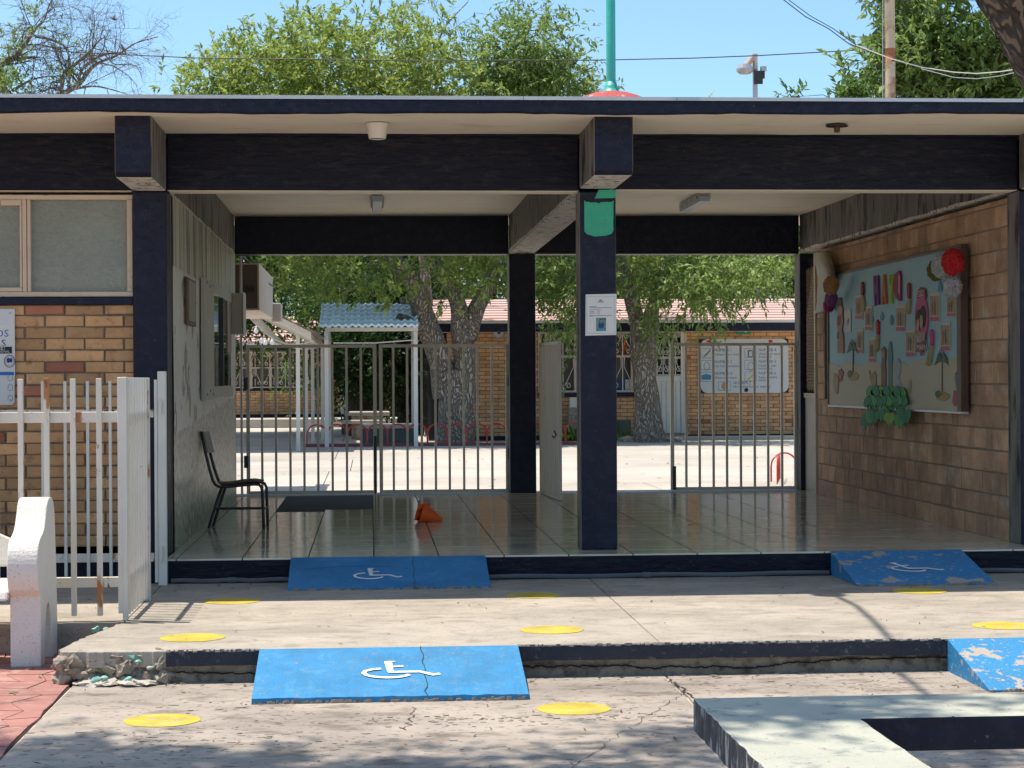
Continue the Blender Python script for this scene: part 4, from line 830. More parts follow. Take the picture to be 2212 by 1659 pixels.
alu = M('aluminium', (.42, .41, .37), (.36, .35, .32), 5, rough=.35, metal=.4, bump=.05); wn = B().box(XL, XL+.03, ya, yb_, z1-.10, z1).obj('window_frame', alu, sp, bevel=.003)
B().box(XL, XL+.03, ya, yb_, z0, z0+.11).obj('window_frame', alu, sp, bevel=.003); B().box(XL, XL+.03, ya, ya+.07, z0+.11, z1-.10).obj('window_frame', alu, sp, bevel=.003)
ym = (ya+yb_)/2; B().box(XL+.005, XL+.035, ym-.03, ym+.03, z0+.11, z1-.10).obj('meeting_stile', dark_metal, sp, bevel=.003); mg = M('mirror_glass', (.10, .11, .10), rough=.04, bump=0, spec=1.); mg.node_tree.nodes['Principled BSDF'].inputs['Metallic'].default_value = .55
B().box(XL+.002, XL+.012, ya+.07, ym-.03, z0+.11, z1-.10).obj('pane', mg, sp); B().box(XL+.002, XL+.010, ym+.03, yb_, z0+.11, z1-.10).obj('pane', mg, sp)
a, c, e = SL(432, 600), SL(432, 866), SL(452, 700); sh = B().box(XL+.004, XL+.045, a.y, e.y-.02, c.z, a.z).obj('shutter', M('shutter_cream', (.46, .42, .35), (.42, .38, .31), 3, rough=.4, bump=.05), sp, bevel=.004)
for uu, vv in ((.15, .05), (.5, .08), (.85, .05), (.15, .97), (.5, .95), (.85, .97)):
    y = a.y+(e.y-.02-a.y)*uu; z = c.z+(a.z-c.z)*vv; B().lathe((XL+.045, y, z), [(.012, 0), (.012, .004)], 8, 'x').obj('screw', dark_metal, sh)
eb2 = thing('meter_box', 'cream sheet-metal box sticking out at the far end of the left partition', 'electrical box', W(508, 680, 5.9)); xq = W(524, 680, 5.9).x; z0, z1 = W(510, 722, 5.9).z, W(510, 633, 5.9).z
B().box(XL, xq, 5.9, 6.25, z0, z1).obj('box_body', M('shutter_cream', (.4, .4, .4)), eb2, bevel=.004); B().box(xq+.001, xq+.012, 5.88, 6.26, z0-.01, z1+.01).obj('door', metal_grey, eb2, bevel=.003)
zc0 = W(497, 763, 5.8).z; B().box(XL, XL+.02, 5.35, 5.88, zc0, z1-.0).obj('back_plate', M('plate_tan', (.36, .27, .18), (.3, .22, .15), 8, rough=.6, bump=.1), eb2, bevel=.003)
# duct box outside, behind the back beam
ac = thing('air_cooler_duct', 'long cream sheet-metal cooler housing hanging behind the hall at the left', 'air cooler', W(560, 620, 7.7)); Yd = 7.7; xr = W(560, 620, Yd).x; z1, z0 = W(560, 568, Yd).z, W(560, 670, Yd).z
b = B(); b.box(xr-.62, xr, Yd, Yd+3.0, z0, z1); b.obj('housing', duct_m, ac, bevel=.006); B().box(xr-.60, xr-.02, Yd-.006, Yd-.001, z0+.02, z1-.02).obj('front_panel', M('panel_brown', (.13, .095, .075), (.1, .075, .06), 5, rough=.7, bump=.2), ac)  # darker front sheet: shade on this end of the housing put into its colour
q = W(602, 640, Yd+3.2); B().box(xr-.02, xr+.10, Yd+3.0, Yd+3.4, z0-.04, z1-.32).obj('outlet_flange', duct_m, ac, bevel=.01)
for px_, py_ in ((533, 624), (545.5, 625)): p = W(px_, py_, Yd-.007); B().lathe((p.x, p.y-.02, p.z), [(.032, 0), (.034, .02)], 16, 'y').obj('knob', dark_metal, ac)
b = B(); b.tube([W(524, 552, 7.3), W(540, 575, 7.75)+Vector((0, 0, .03)), W(575, 610, 9.5), W(590, 618, 10.4)], .012, 6); tag(b.obj('power_cable', dark_metal), 'black cable sagging over the cooler housing', 'cable')
# ================================================================ BULLETIN BOARD
XB = 4.635; bzx = lambda x, y, X=XB: S(1744.6+.2481*x, 521.2+.2481*y, X)
o_ = bzx(218, 1450); e_ = bzx(1350, 120); YB0 = o_.y; ZB0 = .945; HB = 2.225-.945; LB = YB0-e_.y
bd = thing('bulletin_board', 'blue and sand paper school bulletin board in a brown frame on the block wall', 'bulletin board', (XB, YB0, ZB0))
fB = Fr((XB-.03, YB0, ZB0), (0, -1, 0), (0, 0, 1))
def uv(x, y): p = bzx(x, y, XB-.03); return (YB0-p.y, p.z-ZB0)
def flat(name, col, r_=.7): return M(name, col, tuple(c*.85 for c in col), 9, rough=r_, bump=.05)
sky_paper = M('blue_paper', (.30, .50, .56), (.26, .45, .51), 2, rough=.6, bump=.15, bs=8); sand_paper = M('sand_paper', (.48, .43, .30), (.43, .39, .27), 2, rough=.6, bump=.15, bs=8)
B().box(XB-.03, XB+.04, YB0-LB, YB0, ZB0, ZB0+HB).obj('board_panel', sky_paper, bd)
sw = [(0, .0), (LB, .0)]+[(LB*(1-i/30), .40+.018*math.sin(i*1.1)+.012*math.sin(i*2.3)) for i in range(31)]
B().prism(sw, fB, .001, .004).obj('sand_paper', sand_paper, bd)
for u0, u1, v0, v1, nm in ((-.03, LB+.11, HB-.0, HB+.025, 'frame_top'), (-.03, LB+.11, -.022, 0, 'frame_bottom'), (-.04, 0, 0, HB, 'frame_side')):
    b = B(); b.prism([(u0, v0), (u1, v0), (u1, v1), (u0, v1)], fB, -.04, .014); b.obj(nm, wood if nm != 'frame_bottom' else metal_grey, bd, bevel=.004)
B().prism([(LB, 0), (LB+.11, 0), (LB+.11, HB), (LB, HB)], fB, -.04, .022).obj('frame_side', wood, bd, bevel=.005)
def poly(px, name, mat, w0=.004, w1=.010, parent=bd, label=None): return B().prism([uv(*p) for p in px], fB, w0, w1).obj(name, mat, parent, label=label)
purple, orang, lime, magenta = flat('foam_purple', (.16, .03, .18)), flat('foam_orange', (.55, .14, .03)), flat('foam_lime', (.38, .48, .03)), flat('foam_magenta', (.30, .015, .10))
poly([(588, 300), (600, 300), (610, 400), (615, 300), (628, 297), (636, 552), (622, 555), (620, 440), (612, 480), (606, 445), (608, 562), (596, 560)], 'letter', purple, .004, .02, label='purple foam letter M')
poly([(672, 290), (684, 287), (700, 545), (688, 548), (684, 480), (674, 482), (672, 550), (661, 548)], 'letter', orang, .004, .02, label='orange foam letter A')
poly([(721, 296), (732, 300), (738, 380), (744, 382), (752, 286), (764, 284), (750, 430), (748, 542), (735, 544), (734, 430)], 'letter', lime, .004, .02, label='lime foam letter Y')
poly([(808, 256), (790, 270), (768, 330), (760, 390), (766, 440), (785, 495), (812, 520), (826, 515), (826, 300), (818, 262)], 'letter', magenta, .004, .02, label='magenta half-round letter O'); poly([(812, 285), (822, 300), (820, 480), (812, 440)], 'letter', flat('pale_pink', (.6, .5, .5)), .02, .022)
card_w = flat('card_white', (.62, .55, .47)); card_p = flat('card_pink', (.55, .14, .20)); card_b = M('card_print', (.42, .28, .16), (.30, .24, .16), 26, c=(.12, .06, .04), cs=34, ct=(.56, .6), d=(.45, .35, .12), ds=24, dt=(.6, .64), rough=.6, bump=0)
for x0, y0, x1, y1 in ((420, 475, 485, 680), (505, 565, 570, 778), (430, 768, 490, 975), (538, 840, 597, 1055), (775, 562, 855, 785), (862, 775, 942, 1005), (1072, 455, 1155, 698), (1218, 480, 1300, 655), (1165, 710, 1248, 955)):
    k = (y1-y0); sl = -8; c_ = poly([(x0, y1), (x1, y1+sl*0), (x1, y0+sl), (x0, y0)], 'card', card_w, .004, .008)
    c2_ = poly([(x0+4, y1-k*.2), (x1-4, y1-k*.2), (x1-4, y0+k*.08), (x0+4, y0+k*.08)], 'picture', card_b, .0085, .0095, c_); poly([(x0+3, y1-4), (x1-3, y1-4), (x1-3, y1-k*.17), (x0+3, y1-k*.17)], 'pink_strip', card_p, .0085, .0095, c_)
    for t in (.3, .55, .78): x = x0+(x1-x0)*t; poly([(x-5, y1-k*.25), (x+6, y1-k*.25), (x+7, y0+k*.35), (x, y0+k*.22), (x-6, y0+k*.35)], 'printed_figure', flat('fig%d' % (t*10), ((.35, .1, .08), (.1, .1, .12), (.45, .3, .08))[int(t*3)]), .0095, .0105, c_)
c_ = poly([(325, 598), (380, 590), (384, 790), (330, 795)], 'card', flat('card_pale', (.62, .6, .55)), .004, .008); poly([(355, 740), (370, 700), (366, 670), (352, 690)], 'printed_figure', flat('teal_fig', (.1, .25, .28)), .0085, .0095, c_)
straw = M('raffia', (.45, .36, .16), (.34, .27, .12), 30, rough=.8, bump=.4, st=(1, 8, 1)); dred = flat('dark_red', (.30, .02, .03)); pinkf = flat('bright_pink', (.60, .05, .22))
for hx, hy0, hy1, tx, ty, cm_ in ((490, 352, 470, 497, 612, dred), (896, 360, 500, 885, 635, dred), (622, 682, 808, 612, 958, flat('flag_red', (.5, .02, .03))), (1094, 768, 905, 1065, 1085, pinkf)):
    poly([(hx-10, hy0+20), (hx, hy0), (hx+9, hy0+20), (hx+10, hy1-10), (hx+3, hy1), (hx-8, hy1-8)], 'tassel_head', cm_, .004, .022)
    poly([(hx-6, hy1), (hx+8, hy1), (tx+15, ty-25), (tx+8, ty), (tx-6, ty-12), (tx-18, ty-5), (tx-20, ty-30)], 'raffia_tassel', straw, .004, .02)
# congratulation poster for mothers: plain cut-out figures on a pink oval
ovp = [(1002+56*math.cos(t), 665+205*math.sin(t)) for t in [i*math.pi/16 for i in range(32)]]; po = poly(ovp, 'oval_poster', flat('poster_pink', (.52, .10, .24)), .004, .014)
poly([(965, 490), (970, 430), (1000, 400), (1035, 415), (1048, 490), (1040, 500), (1005, 455), (975, 500)], 'title_band', flat('title_maroon', (.30, .03, .08)), .012, .017, po)
skin, hair = flat('paper_skin', (.55, .32, .2)), flat('paper_black', (.018, .014, .014))
def el(cx, cy, rx, ry, nm, mt, w0, w1, par=bd): return poly([(cx+rx*math.cos(t), cy+ry*math.sin(t)) for t in [i*math.pi/9 for i in range(18)]], nm, mt, w0, w1, par)
el(1020, 655, 27, 95, 'hair_cutout', hair, .014, .018, po); el(985, 680, 24, 88, 'hair_cutout', hair, .018, .021, po); el(1012, 700, 14, 60, 'face_cutout', skin, .021, .023, po); el(984, 730, 12, 52, 'face_cutout', skin, .023, .025, po); poly([(975, 790), (1045, 790), (1040, 860), (1005, 880), (985, 850)], 'dress_cutout', flat('dress', (.42, .26, .2)), .018, .022, po)
bp_ = poly([(962, 965), (968, 878), (1045, 876), (1042, 950), (1018, 955), (1012, 995), (1000, 998), (998, 960)], 'name_band', flat('title_maroon', (.30, .03, .08)), .014, .018, po)
u0, v0 = uv(970, 948); u1, v1 = uv(1040, 890); text('lettering', 'MAM\u00c1', (v1-v0)*1.25, fB(u0, v0, .0195), (0, -1, 0), (0, 0, 1), paper, po, 'LEFT', .72*(u1-u0)/((v1-v0)*1.9))
u0, v0 = uv(968, 485); u1, v1 = uv(1042, 450); text('lettering', 'FELICIDADES', .075, fB(u0, v0, .0185), (0, -1, 0), (0, 0, 1), paper, po, 'LEFT', (u1-u0)/.50)
# cut-out figures and palms
gr1, gr2, gr3 = flat('leaf_felt_dark', (.02, .22, .10)), flat('leaf_felt', (.07, .36, .07)), flat('leaf_felt_light', (.24, .44, .06))
d1 = poly([(285, 485), (300, 490), (308, 560), (318, 600), (312, 650), (320, 700), (305, 760), (322, 850), (322, 975), (268, 970), (268, 880), (275, 800), (265, 740), (272, 650), (278, 600), (275, 540)], 'doll_cutout', flat('doll_tan', (.36, .22, .13)), .004, .012)
el(297, 598, 14, 34, 'cutout_face', skin, .012, .015, d1); poly([(270, 650), (300, 655), (290, 735), (268, 730)], 'cutout_patch', dred, .012, .015, d1); poly([(268, 790), (290, 790), (288, 850), (266, 845)], 'cutout_patch', flat('blue_cut', (.04, .10, .25)), .012, .015, d1); poly([(285, 790), (318, 800), (318, 925), (288, 900)], 'cutout_patch', flat('salmon', (.5, .16, .1)), .012, .014, d1); poly([(280, 490), (300, 495), (305, 560), (275, 560)], 'cutout_hat', flat('hat_dark', (.06, .05, .03)), .012, .016, d1)
def palm(cx, y0, y1, s_):
    pl_ = poly([(cx-4, y1), (cx+5, y1), (cx+4, y0+60), (cx-2, y0+60)], 'palm_trunk', flat('palm_brown', (.2, .14, .08)), .004, .010)
    for a in range(7):
        t = -math.pi*.98+a*math.pi/6*1.0; dx, dy = math.cos(t)*s_, math.sin(t)*s_*2.2
        poly([(cx, y0+75), (cx+dx*.5-6, y0+50+dy*.55), (cx+dx, y0+115+dy*.35), (cx+dx*.6+5, y0+95+dy*.25)], 'palm_frond', flat('palm_green', (.09, .16, .08)), .006+a*.001, .009+a*.001, pl_)
    el(cx+5, y1+10, s_*.9, 38, 'island', flat('island_sand', (.42, .30, .12)), .004, .009, pl_); el(cx-s_*.5, y1-10, s_*.35, 30, 'shrub', flat('palm_green', (.09, .16, .08)), .009, .012, pl_)
palm(400, 862, 1165, 52); palm(1178, 965, 1340, 66)
poly([(650, 940), (670, 915), (690, 950), (685, 1060), (692, 1130), (690, 1290), (652, 1285), (650, 1100), (656, 1030)], 'doll_cutout', flat('doll_brown', (.20, .13, .08)), .004, .012); el(669, 985, 9, 36, 'cutout_face', skin, .012, .016)
for P_, mt_ in (([(716, 905), (722, 872), (732, 872), (737, 910), (745, 1000), (742, 1290), (712, 1285), (710, 1000)], flat('bottle_teal', (.12, .24, .23))), ([(770, 1060), (795, 1020), (820, 1070), (815, 1140), (800, 1190), (820, 1240), (815, 1288), (775, 1285), (785, 1190), (765, 1130)], flat('silver_cut', (.38, .42, .45))), ([(545, 1125), (560, 1165), (590, 1130), (608, 1170), (605, 1265), (570, 1255), (552, 1200)], flat('tan_cut', (.40, .28, .15))), ([(240, 1150), (262, 1165), (280, 1200), (270, 1330), (245, 1325), (232, 1220)], flat('tan_cut', (.40, .28, .15))), ([(278, 1125), (300, 1108), (320, 1140), (305, 1215), (290, 1222), (276, 1170)], flat('rose_cut', (.35, .12, .12))), ([(893, 1210), (905, 1200), (912, 1250), (903, 1320), (888, 1290)], flat('tan2', (.36, .33, .2))), ([(1300, 1140), (1318, 1180), (1335, 1250), (1348, 1370), (1325, 1365), (1305, 1260), (1292, 1190)], flat('slate_cut', (.15, .19, .26))), ([(1285, 1300), (1312, 1310), (1318, 1400), (1290, 1435), (1270, 1400)], flat('coral_cut', (.45, .10, .13)))): poly(P_, 'paper_cutout', mt_, .004, .012)
for P_ in ([(565, 640), (576, 668), (582, 690), (570, 706), (557, 695), (560, 665)], [(652, 612), (668, 650), (665, 680), (650, 690), (640, 668), (645, 640)], [(735, 640), (748, 670), (748, 715), (736, 730), (723, 712), (724, 668)], [(1160, 340), (1180, 400), (1180, 440), (1140, 435), (1148, 390)]): poly(P_, 'water_drop', flat('drop_blue', (.10, .30, .42)), .004, .010)
# felt leaves hanging over the lower edge: 14 hands of leaflets
def hand(cx, cy, s_, mt, tilt=0, dz=.02):
    root = poly([(cx-4, cy+s_*2.4), (cx+4, cy+s_*2.4), (cx+3, cy), (cx-3, cy)], 'leaf_stem', mt, dz, dz+.008)
    for a in range(5):
        t = -math.pi/2+(a-2)*.52+tilt; dx, dy = math.cos(t)*s_, math.sin(t)*s_*2.1; px_, py_ = -dy/2.1*.30, dx*.7
        poly([(cx, cy), (cx+dx*.45+px_, cy+dy*.5+py_), (cx+dx*.85+px_*.8, cy+dy*.85+py_*.8), (cx+dx, cy+dy), (cx+dx*.85-px_*.8, cy+dy*.85-py_*.8), (cx+dx*.45-px_, cy+dy*.5-py_)], 'leaflet', mt, dz+a*.001, dz+.004+a*.001, root)
    return root
for i, (cx, cy) in enumerate(((568, 1360), (615, 1355), (662, 1360), (710, 1360), (752, 1365), (800, 1365), (845, 1375))): hand(cx, cy-10, 46, (gr2, gr1, gr3, gr1, gr2, gr1, gr2)[i], dz=.02+.004*(i % 2))
for i, (cx, cy) in enumerate(((555, 1430), (600, 1425), (645, 1430), (692, 1425), (735, 1430), (780, 1425), (828, 1430), (870, 1425))): hand(cx, cy, 42, (gr1, gr2, gr1, gr1, gr2, gr1, gr2, gr1)[i], tilt=.3*(i % 3-1), dz=.028)
for i, (cx, cy) in enumerate(((540, 1480), (588, 1470), (620, 1470), (675, 1440), (710, 1450), (755, 1480), (800, 1470), (840, 1500), (890, 1450))): hand(cx, cy+15, 62 if i in (0, 8) else 50, (gr1, gr2, gr1, gr2, gr1, gr3, gr1, gr2, gr1)[i], tilt=math.pi if i % 3 else math.pi*.85, dz=.034+.003*(i % 3))
# paper pom-poms on the board corners
def pom(px, py, rad, col, label, seed, off=.09):
    c_ = bzx(px, py, XB-.03-off); import bmesh; bm = bmesh.new(); bmesh.ops.create_icosphere(bm, subdivisions=4, radius=1); rY = rad
    for v in bm.verts:
        k = 1+.16*noise.noise(v.co*6+Vector((seed, 0, 0)))+.22*abs(noise.noise(v.co*3.1+Vector((0, seed, 0)))); v.co = Vector((v.co.x*k*rY*.8, v.co.y*k*rY, v.co.z*k*rY))
    me = bpy.data.meshes.new('paper_pompom'); bm.to_mesh(me); bm.free(); me.materials.append(M('tissue_'+label.split()[0], col, tuple(q*.6 for q in col), 14, rough=.7, bump=.8, bs=22, trans=.15))
    o = bpy.data.objects.new('paper_pompom', me); COL.objects.link(o); o.location = c_; tag(o, label, 'pompom', 'tissue pompoms on the bulletin board')
pom(1262, 180, .098, (.62, .012, .015), 'red tissue pompom at the top right corner of the board', 1, .16); pom(1172, 215, .098, (.60, .58, .56), 'white tissue pompom half behind the red one on the board', 2, .07); pom(1262, 400, .085, (.52, .51, .52), 'white-grey tissue pompom below the red one on the board', 3, .12); pom(1120, 250, .085, (.20, .17, .03), 'olive tissue pompom behind the white one on the board', 4, .04)
pom(205, 385, .088, (.55, .27, .12), 'peach tissue pompom at the top left corner of the board', 5, .16); pom(205, 500, .072, (.30, .10, .30), 'violet tissue pompom under the peach one', 6, .12); pom(185, 558, .066, (.45, .01, .16), 'magenta tissue pompom lowest at the left end of the board', 7, .06)
# curled sheet hung at the left end
cs = thing('curled_poster', 'curled cream sheet of paper hanging between the dark column and the board', 'poster', bzx(120, 350)); fs = []; vs = []
ed = [((50, 105), (188, 90)), ((58, 170), (215, 170)), ((75, 240), (238, 250)), ((95, 330), (245, 320)), ((85, 430), (240, 400)), ((75, 520), (225, 500)), ((48, 636), (200, 592))]
for i, (a, c) in enumerate(ed):
    for j in range(7):
        t = j/6; vs.append(tuple(bzx(a[0]+(c[0]-a[0])*t, a[1]+(c[1]-a[1])*t, XB-.03-.10*math.sin(math.pi*t)-.05*math.sin(i*.9))))
for i in range(len(ed)-1):
    for j in range(6): fs.append((i*7+j, i*7+j+1, (i+1)*7+j+1, (i+1)*7+j))
B().add(vs, fs).obj('sheet', M('aged_paper', (.46, .43, .34), (.40, .37, .29), 5, rough=.6, bump=.1), cs, smooth=True)
# ================================================================ FAR BUILDING (right)
YF = 27.9; fbld = thing('classroom_block', 'long yellow-brick classroom block with pinkish roof across the courtyard', 'building', (8, YF, ZC))
p = lambda x, y, Y=YF: W(x, y, Y)
xL, xR = p(966, 800).x, 15.0; zE = p(1600, 716).z; zbse = p(1600, 938).z
wx0, wx1 = p(1162, 800).x, p(1372, 800).x; wz0, wz1 = p(1300, 848).z, zE; dx0, dx1 = p(1412, 800).x, p(1484, 800).x
brick_wall(fbld, (xL, YF, zbse), (1, 0, 0), xR-xL, zE-zbse+.02, .0812, .275, [brick_far, brick_red], near=(p(1600, 800).x-xL, 1.1), limit=300, back=.2, T=.012, bmat=M('mortar_far', (.26, .11, .06), (.2, .085, .05), 8, rough=.95),
           holes=[(wx0-xL, wx1-xL, wz0-zbse, 9), (dx0-xL, dx1-xL, -1, 9)])
for a, c in ((xL, dx0), (dx1, xR)): B().box(a, c, YF-.03, YF+.2, ZC-.1, zbse).obj('plinth', navy, fbld)
B().box(wx0, wx1, YF-.06, YF+.2, wz0-.09, wz0).obj('sill', navy, fbld)
B().box(xL-.6, xR, YF-.72, YF+.3, zE+.0, zE+.02).obj('eave_soffit', ceil_m, fbld)
ze1 = W(1600, 697, YF-.75).z; ze0 = W(1600, 715, YF-.75).z; B().box(xL-.62, xR, YF-.76, YF-.70, ze0, ze1).obj('fascia', navy, fbld); B().box(xL-.64, xR, YF-.80, YF-.66, ze1+.002, ze1+.05).obj('gutter_lip', white_paint, fbld)
zr = W(1600, 645, YF+4.6).z
for k in range(9):
    t0, t1 = k/9, (k+1)/9; y0, y1 = YF-.78+5.4*t0, YF-.78+5.4*t1+.05; z0, z1 = ze1+.05+(zr-ze1-.05)*t0, ze1+.05+(zr-ze1-.05)*t1
    B().add([(xL-.65, y0, z0+.012), (xR, y0, z0+.012), (xR, y1, z1), (xL-.65, y1, z1), (xL-.65, y0, z0-.01), (xR, y0, z0-.01)], [(0, 1, 2, 3), (4, 5, 1, 0)]).obj('roofing_sheet', pinkroof, fbld)
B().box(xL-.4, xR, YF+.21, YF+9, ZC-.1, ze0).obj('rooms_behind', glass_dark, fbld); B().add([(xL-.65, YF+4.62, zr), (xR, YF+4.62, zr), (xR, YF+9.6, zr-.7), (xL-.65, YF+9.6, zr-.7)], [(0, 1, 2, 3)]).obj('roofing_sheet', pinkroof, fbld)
# window with scroll grille
wf = B(); wf.box(wx0, wx1, YF+.02, YF+.06, wz0, wz0+.05); wo_ = wf.obj('window', cream_frame, fbld)
for px_, w_ in ((1165, .05), (1180, .03), (1245, .05), (1300, .03), (1368, .05)): x = p(px_, 800).x; B().box(x-w_, x+w_, YF+.015, YF+.06, wz0+.051, wz1).obj('mullion', cream_frame, wo_)
zt_ = p(1200, 770).z; B().box(wx0, wx1, YF+.01, YF+.05, zt_-.03, zt_+.03).obj('transom', cream_frame, wo_)
B().box(wx0, wx1, YF+.16, YF+.17, wz0+.04, wz1).obj('curtain', curtain, wo_); B().box(p(1337, 800).x, p(1352, 800).x, YF+.12, YF+.14, wz0+.05, p(1340, 820).z).obj('blue_panel', flat('panel_blue', (.02, .09, .2)), wo_)
B().box(p(1352, 800).x, p(1366, 800).x, YF+.12, YF+.14, p(1340, 875).z+.3, p(1340, 820).z).obj('paper_panel', paper, wo_)
r = random.Random(6); fl_ = B()
for i in range(60):
    c_ = W(r.gauss(1352, 9), r.gauss(752, 12), YF-.0); a = r.uniform(0, 6.3); s_ = .05; fl_.add([(c_.x, c_.y, c_.z), (c_.x+s_*math.cos(a), c_.y-.01, c_.z+s_*math.sin(a)), (c_.x+s_*math.cos(a+.7), c_.y, c_.z+s_*math.sin(a+.7))], [(0, 1, 2)])
tag(fl_.obj('paper_flowers', flat('flower_orange', (.75, .16, .02))), 'orange paper flowers stuck on the classroom window left of the leaning tree', 'decoration')
def spiral(cx, cz, r0, sgn=1, a0=0, turns=1.3, n=14): return [(cx+sgn*r0*(1-.75*i/n)*math.cos(a0+i/n*turns*6.28), cz+r0*(1-.75*i/n)*math.sin(a0+i/n*turns*6.28)) for i in range(n+1)]
gm = white_paint
def grille(parent, x0, x1, z0, z1, Y, zt=None, n=3, rr=.011):
    gr = B()
    for i in range(n*2+1): x = x0+(x1-x0)*i/(n*2); gr.tube([(x, Y, z0), (x, Y, z1)], rr, 4)
    for z in [z0, z1]+([zt] if zt else []): gr.tube([(x0, Y, z), (x1, Y, z)], rr*1.3, 4)
    o = gr.obj('grille', gm, parent); w_ = (x1-x0)/n
    sc_ = B(); zm = zt or (z0+z1)/2
    for i in range(n):
        cx = x0+w_*(i+.5); h1, h0 = z1-zm, zm-z0
        for s_ in (-1, 1):
            e = w_*.42; P_ = [(cx+s_*.02, zm+h1*.92), (cx+s_*e*.3, zm+h1*.7), (cx+s_*e*.75, zm+h1*.35), (cx+s_*e*.9, zm+.12)]; sc_.tube([(x, Y-.012, z) for x, z in P_]+[(x, Y-.012, z) for x, z in spiral(cx+s_*e*.62, zm+.10, .06, s_)], rr*.8, 4)
            P_ = [(cx+s_*.04, z0+h0*.98), (cx+s_*.03, z0+h0*.7), (cx+s_*e*.7, z0+h0*.35), (cx+s_*e, z0+h0*.18)]; sc_.tube([(x, Y-.012, z) for x, z in P_]+[(x, Y-.012, z) for x, z in spiral(cx+s_*e*.7, z0+.12, .07, s_)], rr*.8, 4)
            sc_.tube([(x, Y-.012, z) for x, z in spiral(cx+s_*.07, z1-.07, .05, s_)], rr*.8, 4)
    sc_.obj('scrolls', gm, parent); return o
grille(wo_, wx0+.02, wx1-.02, wz0+.03, wz1-.02, YF-.05, zt_, 4)
# door with grille
dr = B().box(dx0, dx0+.06, YF-.01, YF+.05, ZC, wz1).obj('door', white_paint, fbld); zd = p(1450, 812).z; zmid = p(1450, 773).z; zb_ = p(1450, 935).z
B().box(dx1-.13, dx1-.07, YF-.01, YF+.05, ZC, wz1).obj('door_frame', white_paint, dr); B().box(dx1-.068, dx1, YF-.015, YF+.05, ZC, wz1).obj('door_frame', cream_frame, dr)
B().box(dx0+.061, dx1-.131, YF, YF+.04, zd-.12, zd).obj('lock_rail', white_paint, dr); B().box(dx0+.061, dx1-.131, YF-.005, YF+.03, zmid-.02, zmid+.03).obj('transom', white_paint, dr)
for i in range(5):
    a = dx0+.062+(dx1-dx0-.195)*i/5; B().box(a, a+(dx1-dx0-.195)/5-.008, YF+.005, YF+.03, zb_, zd-.122).obj('door_panel', white_paint, dr)
B().box(dx0, dx1, YF-.12, YF+.1, ZC, zb_-.002).obj('door_step', conc_raw, fbld)
grille(dr, dx0+.07, dx1-.13, zd+.02, wz1-.02, YF-.03, zmid+.005, 2)
# bulkhead lamp, boxes
c_ = p(1077, 719); bl = thing('bulkhead_lamp', 'round silver bulkhead lamp high on the brick wall right of the forked tree', 'lamp', c_); B().lathe((c_.x, YF-.10, c_.z), [(.07, 0), (.10, .02), (.125, .06), (.13, .09)], 18, 'y').obj('lamp_body', metal_grey, bl, smooth=True); B().lathe((c_.x, YF-.115, c_.z), [(.03, 0), (.09, .012), (.10, .03)], 18, 'y').obj('lens', acr, bl, smooth=True)
c_ = p(1238, 862); mb = thing('meter_post', 'small grey pillar with a white meter box beside the classroom window', 'electrical box', (c_.x, YF-.3, ZC)); B().box(c_.x-.13, c_.x+.2, YF-.4, YF-.05, ZC, p(1238, 880).z).obj('pillar', conc_raw, mb, bevel=.01); B().box(c_.x-.1, c_.x+.15, YF-.38, YF-.08, p(1238, 880).z+.001, p(1238, 858).z).obj('meter', white_paint, mb, bevel=.01)
c_ = p(1342, 930); ub = thing('utility_box', 'olive utility box on the ground left of the leaning trunk', 'utility box', (c_.x, YF-.4, ZC)); B().box(c_.x-.13, c_.x+.14, YF-.55, YF-.25, ZC, p(1342, 906).z).obj('box_body', flat('olive_box', (.09, .11, .08)), ub, bevel=.01); B().box(c_.x-.11, c_.x+.12, YF-.562, YF-.551, ZC+.05, p(1342, 909).z).obj('box_door', flat('olive_box', (.09, .11, .08)), ub)
# exit sign
c_ = p(1606, 713, YF-.1); zs0, zs1 = p(1606, 722, YF-.1).z, p(1606, 707, YF-.1).z; x0, x1 = p(1590, 713, YF-.1).x, p(1622, 713, YF-.1).x
es = thing('exit_sign', 'green arrow safety sign under the far eave above the white banner', 'sign', (x0, YF-.1, zs0)); B().box(x0, x1, YF-.10, YF-.08, zs0, zs1).obj('plate', flat('sign_green', (.02, .25, .09), .4), es, bevel=.004)
fr = Fr((x0, YF-.102, zs0), (1, 0, 0), (0, 0, 1)); w_, h_ = x1-x0, zs1-zs0; B().prism([(.15*w_, .4*h_), (.6*w_, .4*h_), (.6*w_, .2*h_), (.85*w_, .5*h_), (.6*w_, .8*h_), (.6*w_, .6*h_), (.15*w_, .6*h_)], fr, .001, .004).obj('arrow', paper, es)
# health banner
x0, x1 = p(1510, 800, YF-.04).x, p(1703, 800, YF-.04).x; z0, z1 = p(1600, 849, YF-.04).z, p(1600, 732, YF-.04).z; w_, h_ = x1-x0, z1-z0
hb_ = thing('health_banner', 'white vinyl banner of seven numbered health rules on the far brick wall', 'banner', (x0, YF-.04, z0)); fr = Fr((x0, YF-.04, z0), (1, 0, 0), (0, 0, 1))
B().prism([(0, 0), (w_, 0), (w_, h_), (0, h_)], fr, 0, .012).obj('black_backing', ink_black, hb_)
rad = .16; P_ = []
for cx, cy, a0 in ((w_-rad, rad, -90), (w_-rad, h_-rad, 0), (rad+.03, h_-rad, 90), (rad+.03, rad, 180)): P_ += [(cx+rad*math.cos(R_(a0+t*15)), cy+rad*math.sin(R_(a0+t*15))) for t in range(7)]
B().prism(P_, fr, .013, .017).obj('banner_sheet', M('vinyl', (.60, .61, .60), (.54, .56, .56), 1.2, rough=.5, bump=.15, bs=4), hb_)
